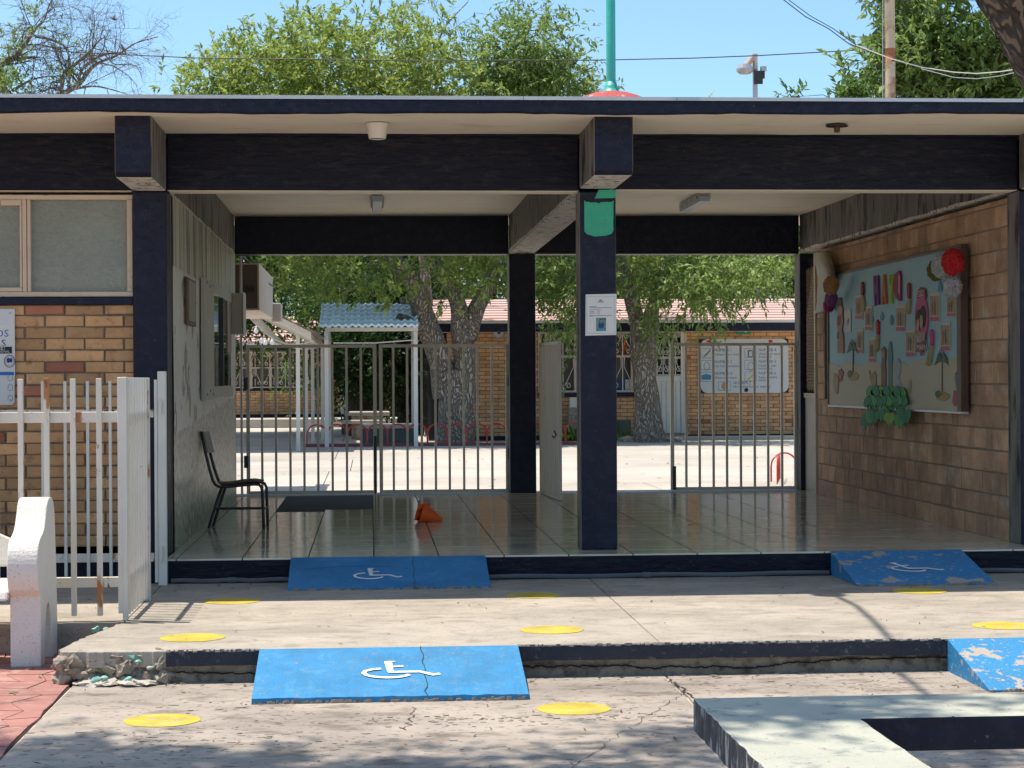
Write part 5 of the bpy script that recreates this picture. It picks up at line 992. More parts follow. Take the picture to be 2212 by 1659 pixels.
T_ = lambda s_, u, v, sz, mt=ink: text('lettering', s_, sz, fr(u*w_, v*h_, .019), (1, 0, 0), (0, 0, 1), mt, hb_, 'LEFT', .95, 0, .85)
for i, (n_, a, bb) in enumerate(((1, 'Temperature check', ''), (2, 'Use hand sanitizer', ''), (3, 'Wear your mask', ''))): v = .77-i*.215; T_('NUMBER %d' % n_, .17, v, .085, ink_navy); T_(a, .17, v-.075, .075)
for i, (n_, a) in enumerate(((4, 'Wash your hands\nfrequently'), (5, 'Disinfect your\nworkspace'), (6, 'Keep a healthy\ndistance'))): v = .77-i*.215; T_('NUMBER %d' % n_, .665, v, .085, ink_navy); T_(a, .665, v-.07, .072)
T_('NUMBER 7', .38, .165, .085, ink_navy); T_('No sharing food or supplies', .38, .10, .075)
b = B()
for i in range(3):
    for u in (.02, .51): v = .65-i*.215; b.strip([(u*w_, v*h_), ((u+.13)*w_, v*h_), ((u+.13)*w_, (v+.17)*h_), (u*w_, (v+.17)*h_), (u*w_, v*h_)], fr, .009, .019)
b.strip([(.215*w_, .05*h_), (.35*w_, .05*h_), (.35*w_, .21*h_), (.215*w_, .21*h_), (.215*w_, .05*h_)], fr, .009, .019)
b.strip([(.05*w_, .67*h_), (.1*w_, .75*h_), (.13*w_, .80*h_)], fr, .02, .019); b.strip([(.05*w_, .67*h_), (.085*w_, .71*h_), (.12*w_, .78*h_)], fr, .01, .019); b.strip(ell(.085*w_, .50*h_, .06, .09, 14)+[(.085*w_+.06, .50*h_)], fr, .009, .019); b.strip([(.55*w_, .78*h_), (.60*w_, .78*h_), (.60*w_, .67*h_), (.55*w_, .67*h_), (.55*w_, .78*h_)], fr, .03, .019); b.strip(ell(.575*w_, .49*h_, .06, .09, 14)+[(.575*w_+.06, .49*h_)], fr, .009, .019)
b.obj('drawings', ink, hb_)
B().prism([(.03*w_, .25*h_), (.13*w_, .25*h_), (.135*w_, .33*h_), (.08*w_, .36*h_), (.025*w_, .33*h_)], fr, .019, .021).obj('mask_drawing', flat('mask_blue', (.05, .25, .38)), hb_); B().prism([(.53*w_, .24*h_), (.545*w_, .23*h_), (.62*w_, .34*h_), (.605*w_, .36*h_)], fr, .019, .021).obj('ruler_drawing', flat('ruler_yellow', (.6, .5, .05)), hb_)
B().prism(ell(.283*w_, .13*h_, .07, .085), fr, .019, .021).obj('food_drawing', flat('food_orange', (.55, .26, .12)), hb_); B().prism(ell(.525*w_, .055*h_, .045, .045), fr, .019, .021).obj('camera_dot', ink_black, hb_)
for u in (.11, .80): B().prism(ell(u*w_, .955*h_, .05, .03, 10), fr, .019, .021).obj('red_mark', flat('mark_red', (.5, .03, .03)), hb_)
# ================================================================ FAR BUILDING (left, in shade) AND ITS DOOR
YL = 44.; lb = thing('classroom_block', 'low yellow-brick classroom block in deep shade far behind the left gate', 'building', (-2, YL, 0)); p = lambda x, y, Y=YL: W(x, y, Y)
xa, xb = p(480, 800).x, p(960, 800).x; zb_ = p(600, 895).z; zt_ = p(600, 757).z; wz0 = p(600, 840).z; wxa, wxb = p(500, 800).x, p(668, 800).x; dxa, dxb = p(735, 800).x, p(803, 800).x; wxc, wxd = p(806, 800).x, p(872, 800).x
brick_wall(lb, (xa, YL, zb_), (1, 0, 0), xb-xa, zt_-zb_, .0812, .275, [brick_far, brick_red], near=(p(600, 800).x-xa, .3), limit=300, back=.2, T=.012, bmat=M('mortar_far', (.26, .11, .06)), holes=[(wxa-xa, wxb-xa, wz0-zb_, 9), (dxa-xa, dxb-xa, -1, 9), (wxc-xa, wxd-xa, wz0-zb_, 9)])
B().box(xa, xb, YL-.05, YL+.2, ZC-.1, zb_).obj('plinth', navy, lb); B().box(xa, xb, YL-3.3, YL-.06, ZC-.1, p(600, 906, YL-3.3).z).obj('raised_kerb', conc_pale, lb)
B().box(xa-1, xb+.5, YL-.85, YL-.8, p(600, 757, YL-.8).z, p(600, 746, YL-.8).z).obj('fascia', navy, lb); ze = p(600, 746, YL-.8).z
B().box(xa-1, xb+.5, YL-.9, YL-.8, ze+.003, ze+.06).obj('gutter_lip', white_paint, lb)
for k in range(6):
    t0, t1 = k/6, (k+1)/6; y0, y1 = YL-.88+6*t0, YL-.88+6*t1+.05; z0, z1 = ze+.08+.95*t0, ze+.08+.95*t1; B().add([(xa-1, y0, z0+.04), (xb+.6, y0, z0+.04), (xb+.6, y1, z1), (xa-1, y1, z1), (xa-1, y0, z0-.02), (xb+.6, y0, z0-.02)], [(0, 1, 2, 3), (4, 5, 1, 0)]).obj('roofing_sheet', pinkroof, lb)
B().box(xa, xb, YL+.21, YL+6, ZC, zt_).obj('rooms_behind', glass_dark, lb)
for a, c in ((wxa, wxb), (wxc, wxd)):
    wo_ = B().box(a, c, YL-.02, YL+.06, wz0-.06, wz0).obj('window', navy, lb); B().box(a, c, YL+.12, YL+.13, wz0, zt_).obj('curtain', curtain, wo_)
    for i in range(5 if a == wxa else 3): x = a+(c-a)*i/(4 if a == wxa else 2); B().box(x-.04, x+.04, YL+.0, YL+.05, wz0, zt_).obj('mullion', cream_frame, wo_)
    grille(wo_, a+.03, c-.03, wz0+.05, zt_-.05, YL-.06, wz0+(zt_-wz0)*.55, 5 if a == wxa else 2)
dr = B().box(dxa, dxa+.1, YL-.02, YL+.05, zb_-.2, zt_-.1).obj('door', white_paint, lb); B().box(dxb-.1, dxb, YL-.02, YL+.05, zb_-.2, zt_-.1).obj('door_frame', white_paint, dr)
B().box(dxa+.1, dxb-.1, YL, YL+.04, zb_-.1, p(770, 835).z).obj('door_panel', white_paint, dr); B().box(p(755, 800).x, p(770, 800).x, YL-.04, YL-.02, p(760, 831).z, p(760, 816).z).obj('door_sign', paper, dr)
# ================================================================ LEFT CANOPY, TILE PORCH, BULBS
r = random.Random(2)
cnp = thing('walkway_canopy', 'sloping corrugated walkway canopy on white posts behind the cooler duct', 'canopy', W(600, 960, 22.7)); Yc0 = 22.4
A_, C_ = W(505, 640, Yc0), W(672, 722, Yc0); sl = (C_-A_)
for k, nm in ((0, 'edge_beam'), (9.2, 'edge_beam')):
    b = B(); q0, q1 = A_+Vector((0, k, 0)), C_+Vector((0, k, 0)); b.hexa([tuple(q0+Vector((0, 0, -.10))), tuple(q1+Vector((0, 0, -.10))), tuple(q1+Vector((0, .06, -.10))), tuple(q0+Vector((0, .06, -.10))), tuple(q0+Vector((0, 0, .04))), tuple(q1+Vector((0, 0, .04))), tuple(q1+Vector((0, .06, .04))), tuple(q0+Vector((0, .06, .04)))]); b.obj(nm, white_paint, cnp)
n_ = 44; vs = []; fs = []
for i in range(n_+1):
    for j, k in enumerate((-.25, 14.5)): q = A_+sl*(-2.2+(i/n_)*3.36)+Vector((0, k, .075+.022*math.sin(i*2.4))); vs.append(tuple(q))
for i in range(n_): fs.append((2*i, 2*i+1, 2*i+3, 2*i+2))
B().add(vs, fs).obj('corrugated_sheet', M('sheet_tan', (.42, .36, .30), (.34, .29, .24), 3, c=(.2, .12, .08), cs=6, ct=(.6, .75), rough=.6), cnp)
for k in (.25, .5, .75, .97): q = A_+sl*k; B().box(q.x-.03, q.x+.03, Yc0+.061, Yc0+9.19, q.z-.08, q.z-.01).obj('purlin', white_paint, cnp)
for k in (1.5, 3, 4.5, 6, 7.6):
    P_ = [tuple(A_+sl*t+Vector((0, k, -.10-.55*math.sin(math.pi*t)*.6))) for t in [i/10 for i in range(11)]]; B().tube(P_, .016, 6).obj('arched_tie', white_paint, cnp); B().tube([tuple(A_+Vector((0, k, -.1))), tuple(C_+Vector((0, k, -.1)))], .03, 6).obj('rafter', white_paint, cnp)
for px_, py_, Yp, w_ in ((644.5, 973, 22.7, .035), (662, 962, 25.8, .035), (676, 957.6, 27.3, .035), (697, 950, 29.5, .035)): q = W(px_, py_, Yp); B().box(q.x-w_, q.x+w_, Yp, Yp+.07, ZC, min(A_.z+sl.z*((q.x-A_.x)/sl.x), 3)-.02).obj('post', white_paint, cnp)
pr = thing('tile_porch', 'small porch roof of glossy pale-blue metal tiles on white posts left of the forked tree', 'porch', W(800, 962, 24.7)); Yp = 24.7
for px_ in (706, 899): q = W(px_, 960, Yp); B().box(q.x-.04, q.x+.04, Yp, Yp+.08, ZC, W(px_, 716, Yp).z).obj('post', white_paint, pr); B().box(q.x-.04, q.x+.04, Yp+2.2, Yp+2.28, ZC, W(px_, 716, Yp).z+.5).obj('post', white_paint, pr)
a = W(702, 716, Yp); c = W(903, 707, Yp); B().box(a.x, c.x, Yp-.02, Yp+.06, a.z, c.z).obj('beam', white_paint, pr)
zlo = W(790, 706, Yp-.25).z; zhi = W(790, 656, Yp+2.3).z; x0, x1 = W(690, 700, Yp).x, W(903, 700, Yp).x; rows = 6; nx = 15*8
tile_metal = M('blue_metal_tile', (.74, .80, .82), (.64, .73, .76), 1.5, c=(.2, .27, .27), cs=5, ct=(.62, .8), rough=.25, bump=.05, spec=.8)
for k in range(rows):
    vs = []; fs = []
    for i in range(nx+1):
        x = x0+(x1-x0)*i/nx; wv = .032*(.5+.5*math.cos(i/8*2*math.pi))**1.6+.006*math.cos(i*.3)
        for t, lift in ((0, -.015), (0, .035), (1, -.006)): tt = (k+t)/rows; vs.append((x, Yp-.25+2.55*tt, zlo+(zhi-zlo)*tt+wv+lift))
    for i in range(nx): fs += [(3*i, 3*i+3, 3*i+4, 3*i+1), (3*i+1, 3*i+4, 3*i+5, 3*i+2)]
    B().add(vs, fs).obj('tile_course', tile_metal, pr, smooth=False)
bulb = M('bulb_glass', (.85, .85, .82), rough=.2, bump=0)
for i, (px_, py_) in enumerate(((565, 737), (573, 741), (553, 715), (588, 740))): q = W(px_, py_, 21.5); tag(B().lathe(q, [(.012, .07), (.02, .05), (.045, .0), (.03, -.035), (.005, -.045)], 10).obj('light_bulb', bulb, smooth=True), ('big white bulb hanging lowest left above the gate rail', 'white bulb right beside the lowest one under the canopy', 'small white bulb nearest the partition wall under the canopy', 'white bulb furthest right under the canopy')[i], 'light bulb', 'bulbs under the walkway canopy')
q0, q1 = W(720, 741, 24.6), W(900, 734, 24.6); tag(B().tube([q0, (q0+q1)/2+Vector((0, 0, -.03)), q1], .012, 6).obj('rope', white_paint), 'thin white line stretched between the two porch posts', 'rope')
# stone bench and planter in the yard
pb = thing('yard_table', 'low white concrete table and bench in the shade behind the red hoops', 'table', W(790, 920, 29)); q = W(745, 898, 30); q2 = W(842, 898, 30); B().box(q.x, q2.x, 29.6, 30.5, q.z, q.z+.09).obj('tabletop', conc_pale, pb, bevel=.02); B().box((q.x+q2.x)/2-.35, (q.x+q2.x)/2+.35, 29.8, 30.3, ZC, q.z-.001).obj('pedestal', conc_raw, pb)
q = W(738, 912, 28.8); B().box(q.x, q2.x-.1, 28.8, 29.15, q.z-.04, q.z+.04).obj('seat', conc_pale, pb, bevel=.02); B().box(q.x+.3, q2.x-.4, 28.9, 29.1, ZC, q.z-.041).obj('seat_leg', conc_raw, pb)
pl_ = thing('planter_wall', 'low dark concrete planter wall behind the red hoops left of the forked tree', 'planter', W(830, 960, 26.2)); q = W(780, 958, 26.2); q2 = W(893, 958, 26.2); B().box(q.x, q2.x, 26.1, 27.6, ZC, W(830, 926, 26.1).z).obj('planter_body', M('planter_dark', (.10, .105, .10), (.07, .075, .07), 5, rough=.8), pl_, bevel=.01); B().box(q.x-.06, q2.x+.05, 26.04, 27.66, W(830, 926, 26.1).z+.001, W(830, 918, 26.1).z).obj('coping', conc_pale, pl_, bevel=.01)
# red hoop fences
def hoops(name, label, pts, h, name2='hoop', rad=.012):
    t = thing(name, label, 'garden edging', pts[0]); 
    for a, c in zip(pts[:-1], pts[1:]):
        a, c = Vector(a), Vector(c); mdl = (a+c)/2; hw = (c-a)/2; P_ = [a, a+Vector((0, 0, h*.55))]+[mdl-hw*math.cos(math.pi*i/10)+Vector((0, 0, h*.55+h*.45*math.sin(math.pi*i/10))) for i in range(1, 10)]+[c+Vector((0, 0, h*.55)), c]
        B().tube(P_, rad, 5).obj('hoop', red_wire, t)
    return t
b0 = W(663, 960, 24.9); pts = [(b0.x+.395*i, 24.9+.03*i, ZC) for i in range(15)]; hoops('hoop_fence', 'low fence of red wire hoops along the near edge of the planted strip', pts, .43, rad=.018)
q = W(1668, 1046, 10.2); hoops('hoop_fence', 'short row of red wire hoops seen end-on behind the right-hand gate', [(q.x+.0+.10*i, 9.9+.42*i, ZC) for i in range(4)], .33, rad=.008); hoops('hoop_fence', 'wide red wire hoop crossing behind the right-hand gate bars', [(q.x+.05, 10.5, ZC), (q.x+.40, 10.6, ZC)], .36)
kb = struct('planting_kerb'); q = W(660, 968, 24.7); B().box(q.x, W(1250, 960, 24.7).x, 24.75, 24.85, ZC-.02, ZC+.06).obj('kerb', flat('kerb_dull_red', (.22, .06, .05)), kb)
q = W(1340, 960, 26.6); B().box(q.x, 16, 27.0, 27.16, ZC-.02, ZC+.09).obj('kerb', conc_pale, kb)
# ================================================================ ROOF-LINE THINGS
fp = thing('flagpole', 'turquoise steel pole rising from a red dome on the roof', 'pole', (W(1320, 200, 3).x, 3, 3.06)); x = W(1320, 200, 3).x; zt_ = W(1320, 192, 3).z
P_ = [(.64*math.cos(a), .64*math.sin(a)) for a in [i*math.pi/2/10 for i in range(11)]]; 
B().lathe((x, 3, zt_-.66), [(.64, 0)]+[(max(.03, .64*math.cos(i*math.pi/24)), .64*math.sin(i*math.pi/24)) for i in range(1, 12)], 28).obj('dome_base', M('red_dome', (.45, .06, .05), (.36, .05, .045), 5, c=(.5, .42, .38), cs=9, ct=(.62, .68), rough=.7, bump=.6), fp, smooth=True)
B().lathe((x, 3, zt_-.1), [(.043, 0), (.041, .2), (.040, 3.6)], 16).obj('pole', pole_teal, fp, smooth=True); B().lathe((x, 3, zt_-.03), [(.075, 0), (.06, .04), (.045, .09)], 14).obj('collar', pole_teal, fp, smooth=True)
sl_ = thing('street_lamp', 'grey pole with a shallow floodlight and dark control box beyond the roof', 'street lamp', W(1633, 940, 39)); Yq = 39.; z5 = lambda x, y, Y=Yq: W((2850+x*300/2074)/1.8228, (180+y*240/1659)/1.8228, Y)
q = z5(850, 260); q2 = z5(860, 1100); B().tube([(q.x, Yq, ZC), (q.x, Yq, q2.z), (q.x, Yq, q.z)], [.085, .072, .072], 10).obj('pole', metal_grey, sl_, smooth=True); B().tube([(q.x, Yq, q.z), (q.x, Yq, q.z+.03)], .08, 10).obj('pole_cap', metal_grey, sl_)
a, c = z5(340, 640), z5(760, 700); b = B(); n_ = 16
cx, rx = (a.x+c.x)/2, (c.x-a.x)/2+.02; b.v = []
for k, (s_, zz) in enumerate(((.78, z5(0, 520).z), (1.0, z5(0, 640).z), (.97, z5(0, 720).z), (.6, z5(0, 785).z))):
    for j in range(n_): t = 2*math.pi*j/n_; b.v.append((cx+rx*s_*math.cos(t), Yq-.1+.18*s_*math.sin(t), zz))
for k in range(3):
    for j in range(n_): b.f.append((k*n_+j, k*n_+(j+1) % n_, (k+1)*n_+(j+1) % n_, (k+1)*n_+j))
b.f += [tuple(range(n_)), tuple(3*n_+j for j in range(n_))]; b.obj('lamp_head', metal_grey, sl_)
B().tube([z5(600, 570, Yq-.1), z5(770, 330, Yq-.03)], .085, 10).obj('mounting_arm', flat('arm_tan', (.5, .38, .3)), sl_)
a, c = z5(790, 700), z5(1035, 1060); B().box(a.x, c.x, Yq-.16, Yq-.075, c.z, a.z).obj('control_box', dark_metal, sl_, bevel=.01); a, c = z5(975, 575), z5(1160, 700); B().lathe(((a.x+c.x)/2, Yq-.05, c.z), [(.13*(c.x-a.x)/.26, 0), ((c.x-a.x)/2, .01), ((c.x-a.x)/2*.95, a.z-c.z)], 14).obj('photocell', metal_grey, sl_); B().box((a.x+c.x)/2-.12, (a.x+c.x)/2+.03, Yq-.1, Yq+.0, c.z-.2, c.z).obj('photocell_bracket', dark_metal, sl_)
rp = thing('rusty_pole', 'tall pale rust-streaked pole in front of the leafy tree at the upper right', 'pole', (W(1923, 200, 9).x, 9, ZC)); x = W(1923, 200, 9).x; B().tube([(x, 9, ZC), (x, 9, W(1923, 100, 9).z), (x-.01, 9, 7.5)], [.066, .062, .058], 14).obj('pole', rusty, rp, smooth=True); zz = W(1923, 118, 9).z; B().tube([(x, 9, zz-.09), (x, 9, zz+.07)], .0635, 14).obj('rust_ring', M('rust', (.28, .09, .035), (.36, .16, .08), 14, rough=.9, bump=.4), rp, smooth=True)
def cable(name, label, P_, r_, mat): tag(B().tube(P_, r_, 5).obj(name, mat), label, 'cable')
def sag(a, c, s_, n=12): a, c = Vector(a), Vector(c); return [a+(c-a)*i/n+Vector((0, 0, -s_*math.sin(math.pi*i/n))) for i in range(n+1)]
cable('overhead_cable', 'long thin black cable crossing the sky behind the trees, level above the roof', [W(-80, 98, 20), W(200, 115, 20), W(420, 125, 20), W(900, 131, 20), W(1290, 130, 20), W(1500, 125.5, 20), W(1640, 120, 20), W(1860, 108, 20), W(2120, 88, 20)], .010, dark_metal)
cable('overhead_cable', 'dark cable hanging down steeply from the top right sky to the leafy tree', [W(1675, -14, 9.2), W(1740, 36, 9.2), W(1790, 62, 9.2), W(1830, 92, 9.2), W(1850, 101, 9.2), W(1900, 117, 9.1)], .006, dark_metal)
cable('overhead_cable', 'second dark cable twisted beside the steep one at the upper right', [W(1685, -14, 9.2), W(1750, 34, 9.2), W(1800, 62, 9.2), W(1850, 98, 9.2)], .005, dark_metal)
cable('overhead_cable', 'white cable looping from the rusty pole to the right edge', [W(1850, 98, 8.9), W(1925, 127, 8.9), W(1990, 145, 8.9), W(2060, 156, 8.9), W(2110, 159, 8.9), W(2160, 155, 8.9), W(2230, 144, 8.9)], .006, white_paint)
cable('overhead_cable', 'lower slack white cable under the other one at the right edge', [W(1990, 148, 8.9), W(2060, 167, 8.9), W(2110, 170, 8.9), W(2160, 164, 8.9), W(2230, 148, 8.9)], .005, white_paint)
cable('guy_wire', 'thin pale wire running down along the left side of the rusty pole', [W(1907, -10, 9), W(1907, 220, 9)], .006, metal_grey)
# disc and cable added unseen above the roof edge to throw the walkway shadow
hl = thing('hanging_lamp', 'round lamp on an overhead cable above the roof edge', 'lamp', (1.52, -1.12, 5.1)); B().lathe((1.53, -1.10, 5.05), [(.115, 0), (.11, .015), (.05, .05), (.03, .12)], 24).obj('lamp_shade', metal_grey, hl)
B().tube([(1.50, -.6, 5.3), (1.53, -1.1, 5.17), (1.50, -1.7, 5.25), (1.38, -2.5, 5.35), (1.22, -3.3, 5.5), (1.05, -4.4, 5.8), (.8, -7, 6.6)], .020, 6).obj('cable', dark_metal, hl)
# ================================================================ TREES
def spline(P, R_s, sub=5):
    P = [Vector(p) for p in P]; out = []; rs = []
    for i in range(len(P)-1):
        p0, p1, p2, p3 = P[max(i-1, 0)], P[i], P[i+1], P[min(i+2, len(P)-1)]
        for k in range(sub):
            t = k/sub; out.append(.5*((2*p1)+(p2-p0)*t+(2*p0-5*p1+4*p2-p3)*t*t+(3*p1-p0-3*p2+p3)*t**3)); rs.append(R_s[i]+(R_s[i+1]-R_s[i])*t)
    out.append(P[-1]); rs.append(R_s[-1]); return out, rs
def leaf_mesh(name, P, D, Nn, L, Wd, mat, parent, kind=None):
    n = len(P); D /= np.linalg.norm(D, axis=1)[:, None]+1e-9; S_ = np.cross(D, Nn); S_ /= np.linalg.norm(S_, axis=1)[:, None]+1e-9; U_ = np.cross(S_, D)
    L = L[:, None]; Wd = Wd[:, None]
    v = np.empty((n, 4, 3)); v[:, 0] = P; v[:, 1] = P+D*L*.45+S_*Wd+U_*Wd*.35; v[:, 2] = P+D*L-U_*L*.10; v[:, 3] = P+D*L*.45-S_*Wd+U_*Wd*.35
    off = wl(parent); v -= np.array(off)
    me = bpy.data.meshes.new(name); me.vertices.add(n*4); me.vertices.foreach_set('co', v.reshape(-1)); me.loops.add(n*4); me.loops.foreach_set('vertex_index', np.arange(n*4, dtype=np.int32))
    me.polygons.add(n); me.polygons.foreach_set('loop_start', np.arange(0, n*4, 4, dtype=np.int32)); me.polygons.foreach_set('loop_total', np.full(n, 4, dtype=np.int32)); me.update(calc_edges=True); me.materials.append(mat)
    o = bpy.data.objects.new(name, me); COL.objects.link(o); o.parent = parent
    if kind: o['kind'] = kind
    return o
def blob(px, py, Y, rx, ry, rd=None, w=1.):
    c = W(px, py, Y); k = (c-CAM).length/FPX; return (c, (rx*k, (rd if rd is not None else rx*k), ry*k), w)
def foliage(clusters, centers, nspr, nl, sl, L, ratio, rng, up=.25, spread=.30, droop=0.):
    C = np.array(clusters); O = np.array(centers); n = len(C)*nspr
    base = np.repeat(C, nspr, 0)+rng.normal(0, spread, (n, 3)); out = base-np.repeat(O, nspr, 0); out /= np.linalg.norm(out, axis=1)[:, None]+1e-6
    d = out*.7+rng.normal(0, .55, (n, 3)); d[:, 2] += up-droop; d /= np.linalg.norm(d, axis=1)[:, None]
    ln = sl*rng.uniform(.6, 1.3, n); t = np.tile(np.linspace(.15, 1, nl), n); m_ = n*nl
    B_ = np.repeat(base, nl, 0); Dd = np.repeat(d, nl, 0); P = B_+Dd*(t*np.repeat(ln, nl))[:, None]
    P[:, 2] -= droop*.4*(t*np.repeat(ln, nl))
    D = Dd*.75+rng.normal(0, .55, (m_, 3)); D[:, 2] -= droop*.5; Nn = rng.normal(0, .55, (m_, 3)); Nn[:, 2] += 1
    Ls = L*rng.uniform(.6, 1.25, m_); return P, D, Nn, Ls, Ls*ratio*rng.uniform(.8, 1.2, m_), base, d, ln
def tree(name, label, limbs, blobs, ncl, nspr, nl, L, mat, bk, seed, sl=.3, ratio=.17, spread=.3, droop=0., up=.25, group=None, twigs=.0, jit=.25, parts=True, hollow=.45, cat='tree'):
    rng = np.random.default_rng(seed); r = random.Random(seed); root = limbs[0][0][0]; t = thing(name, label, cat, root, group)
    nodes_ = []; tb_ = B()
    for P, rs in limbs:
        Q, q = spline(P, rs); tb_.tube(Q, q, 14, jit=jit); nodes_ += [(p, rr_) for p, rr_ in zip(Q, q)][4:]
    tb_.obj('trunk', bk, t, smooth=True)
    wt = np.array([b_[2]*b_[1][0]*b_[1][2] for b_ in blobs]); wt /= wt.sum(); cl = []; ce = []
    for i in range(ncl):
        c, rd, _ = blobs[rng.choice(len(blobs), p=wt)]; v = rng.normal(size=3); v /= np.linalg.norm(v); k = hollow+(1-hollow)*rng.random()**.6
        cl.append((c.x+v[0]*rd[0]*k, c.y+v[1]*rd[1]*k, c.z+v[2]*rd[2]*k)); ce.append(tuple(c))
    order = sorted(range(ncl), key=lambda i: min((Vector(cl[i])-n_[0]).length for n_ in nodes_[::3]))
    br = B(); NP = np.array([n_[0] for n_ in nodes_]); NR = [n_[1] for n_ in nodes_]
    for i in order[::(1 if ncl < 260 else 2)]:
        c = Vector(cl[i]); dd = ((NP-np.array(c))**2).sum(1); k = int(dd.argmin()); a = Vector(NP[k]); dist = (c-a).length
        r0 = min(NR[k]*.7, .012+.022*dist); pts_ = [a]
        for s_ in (.33, .66): pts_.append(a+(c-a)*s_+Vector((r.gauss(0, .07), r.gauss(0, .07), r.gauss(.04, .07)))*dist)
        pts_.append(c); br.tube(pts_, [r0, r0*.75, r0*.5, .008], 5, cap=False)
        NP = np.vstack([NP, [tuple(p) for p in pts_[1:]]]); NR += [r0*.75, r0*.5, .01]
    P, D, Nn, Ls, Ws, base, d, ln = foliage(cl, ce, nspr, nl, sl, L, ratio, rng, up, spread, droop)
    if twigs:
        for i in range(0, len(base), int(1/twigs)): a = Vector(base[i]); br.tube([a-Vector(d[i])*.1, a+Vector(d[i])*float(ln[i])], [.006, .002], 3, cap=False)
    br.obj('branches', twig_m, t, kind='stuff'); leaf_mesh('foliage', P, D, Nn, Ls, Ws, mat, t, 'stuff'); return t
def PL(pts, Y, dy=None): return [W(x, y, Y+(dy[i] if dy else 0)) for i, (x, y) in enumerate(pts)]
k_ = lambda Y: (Y+13.9)/FPX
# forked tree by the double gate
Y = 25.7; k = k_(Y); q0 = G(985, 960, ZC)
limbs = [([q0+Vector((0, 0, -.1))]+PL([(985, 940), (984, 890), (982, 840), (980, 800)], Y), [50*k, 44*k, 37*k, 35*k, 36*k]),
         (PL([(962, 860), (955, 800), (938, 740), (917, 690), (900, 630), (872, 585), (840, 555), (790, 500), (720, 430), (640, 380)], Y, [0, 0, 0, 0, -.2, -.4, -.6, -.9, -1.2, -1.5]), [27*k, 25*k, 24*k, 24*k, 21*k, 20*k, 17*k, 13*k, 9*k, 4*k]),
         (PL([(1000, 870), (1003, 810), (1000, 750), (993, 700), (985, 640), (950, 580), (925, 540), (890, 420), (860, 300)], Y, [0, 0, 0, 0, .2, .3, .4, .6, .8]), [27*k, 25*k, 23*k, 20*k, 17*k, 16*k, 15*k, 10*k, 4*k]),
         (PL([(1005, 780), (1015, 720), (1028, 670), (1052, 622), (1073, 580), (1085, 540), (1100, 460), (1130, 350), (1140, 220), (1132, 130)], Y, [0, 0, .1, .2, .3, .4, .6, .8, 1, 1.2]), [20*k, 18*k, 18*k, 17*k, 15*k, 14*k, 12*k, 10*k, 7*k, 3*k]),
         (PL([(918, 718), (895, 700), (863, 686)], Y, [0, -.3, -.6]), [13*k, 12*k, 10*k]), (PL([(910, 655), (890, 648), (868, 650)], Y, [0, .3, .5]), [12*k, 11*k, 8*k])]
bl = [blob(470, 210, Y, 70, 70, 1.2), blob(580, 180, Y, 110, 85, 2), blob(700, 140, Y, 100, 95, 2), blob(830, 130, Y, 90, 95, 2), blob(950, 150, Y, 70, 80, 2), blob(540, 330, Y, 120, 110, 2), blob(720, 340, Y, 150, 100, 2.5), blob(900, 330, Y, 130, 100, 2),
      blob(650, 555, Y-1, 90, 60, 1.5, .9), blob(760, 575, Y-1, 70, 45, 1.5, .8), blob(1000, 560, Y-.5, 45, 40, 1), blob(1010, 630, Y-.8, 22, 36, .5, .6), blob(1060, 560, Y, 40, 40, 1), blob(850, 590, Y-1, 40, 35, .8, .6)]
tree('forked_tree', 'big forked grey-barked tree with a sawn stub behind the double gate', limbs, bl, 520, 12, 9, .14, leaf_bright, bark_grey, 1, sl=.26, spread=.26, ratio=.19, twigs=.06)
# hanging bare twigs of the same fork (brown withered shoots)
# leaning tree
Y = 26.2; k = k_(Y)
limbs = [(PL([(1405, 962), (1402, 920), (1398, 860), (1393, 800), (1390, 740), (1402, 700), (1412, 660), (1430, 600), (1470, 500), (1520, 400)], Y), [38*k, 31*k, 27*k, 27*k, 31*k, 24*k, 14*k, 12*k, 9*k, 4*k]),
         (PL([(1385, 760), (1378, 700), (1366, 650), (1352, 600), (1338, 555), (1325, 480), (1290, 350), (1250, 250), (1220, 150)], Y, [0, 0, -.1, -.2, -.3, -.3, -.2, 0, 0]), [24*k, 19*k, 16*k, 14*k, 12*k, 11*k, 9*k, 6*k, 3*k])]
bl = [blob(1420, 590, Y-.6, 70, 42, 1.3, .8), blob(1520, 600, Y-1, 85, 55, 1.3, 1.2), blob(1630, 570, Y-1, 80, 42, 1.3), blob(1445, 672, Y-1, 50, 32, .7, .8), blob(1530, 668, Y-1.2, 45, 25, .5, .5), blob(1388, 700, Y-1.1, 15, 25, .3, .5), blob(1245, 600, Y-1, 50, 60, .8, 1.3), blob(1230, 690, Y-1.2, 22, 36, .4, .9), blob(1185, 715, Y-1.3, 13, 13, .2, .7),
      blob(1160, 590, Y-.5, 40, 45, 1), blob(1150, 110, Y, 75, 75, 1.2), blob(1235, 165, Y, 60, 45, 1), blob(1100, 170, Y, 75, 60, 1.3), blob(1190, 200, Y, 90, 60, 1.5), blob(1400, 440, Y, 150, 80, 2, .5), blob(1045, 110, Y, 40, 45, .8, .6)]
tree('leaning_tree', 'split-trunked tree with drooping narrow leaves before the classroom door', limbs, bl, 330, 12, 8, .14, leaf_olive, bark_grey, 2, sl=.36, spread=.22, droop=.35, up=.1, twigs=.08)
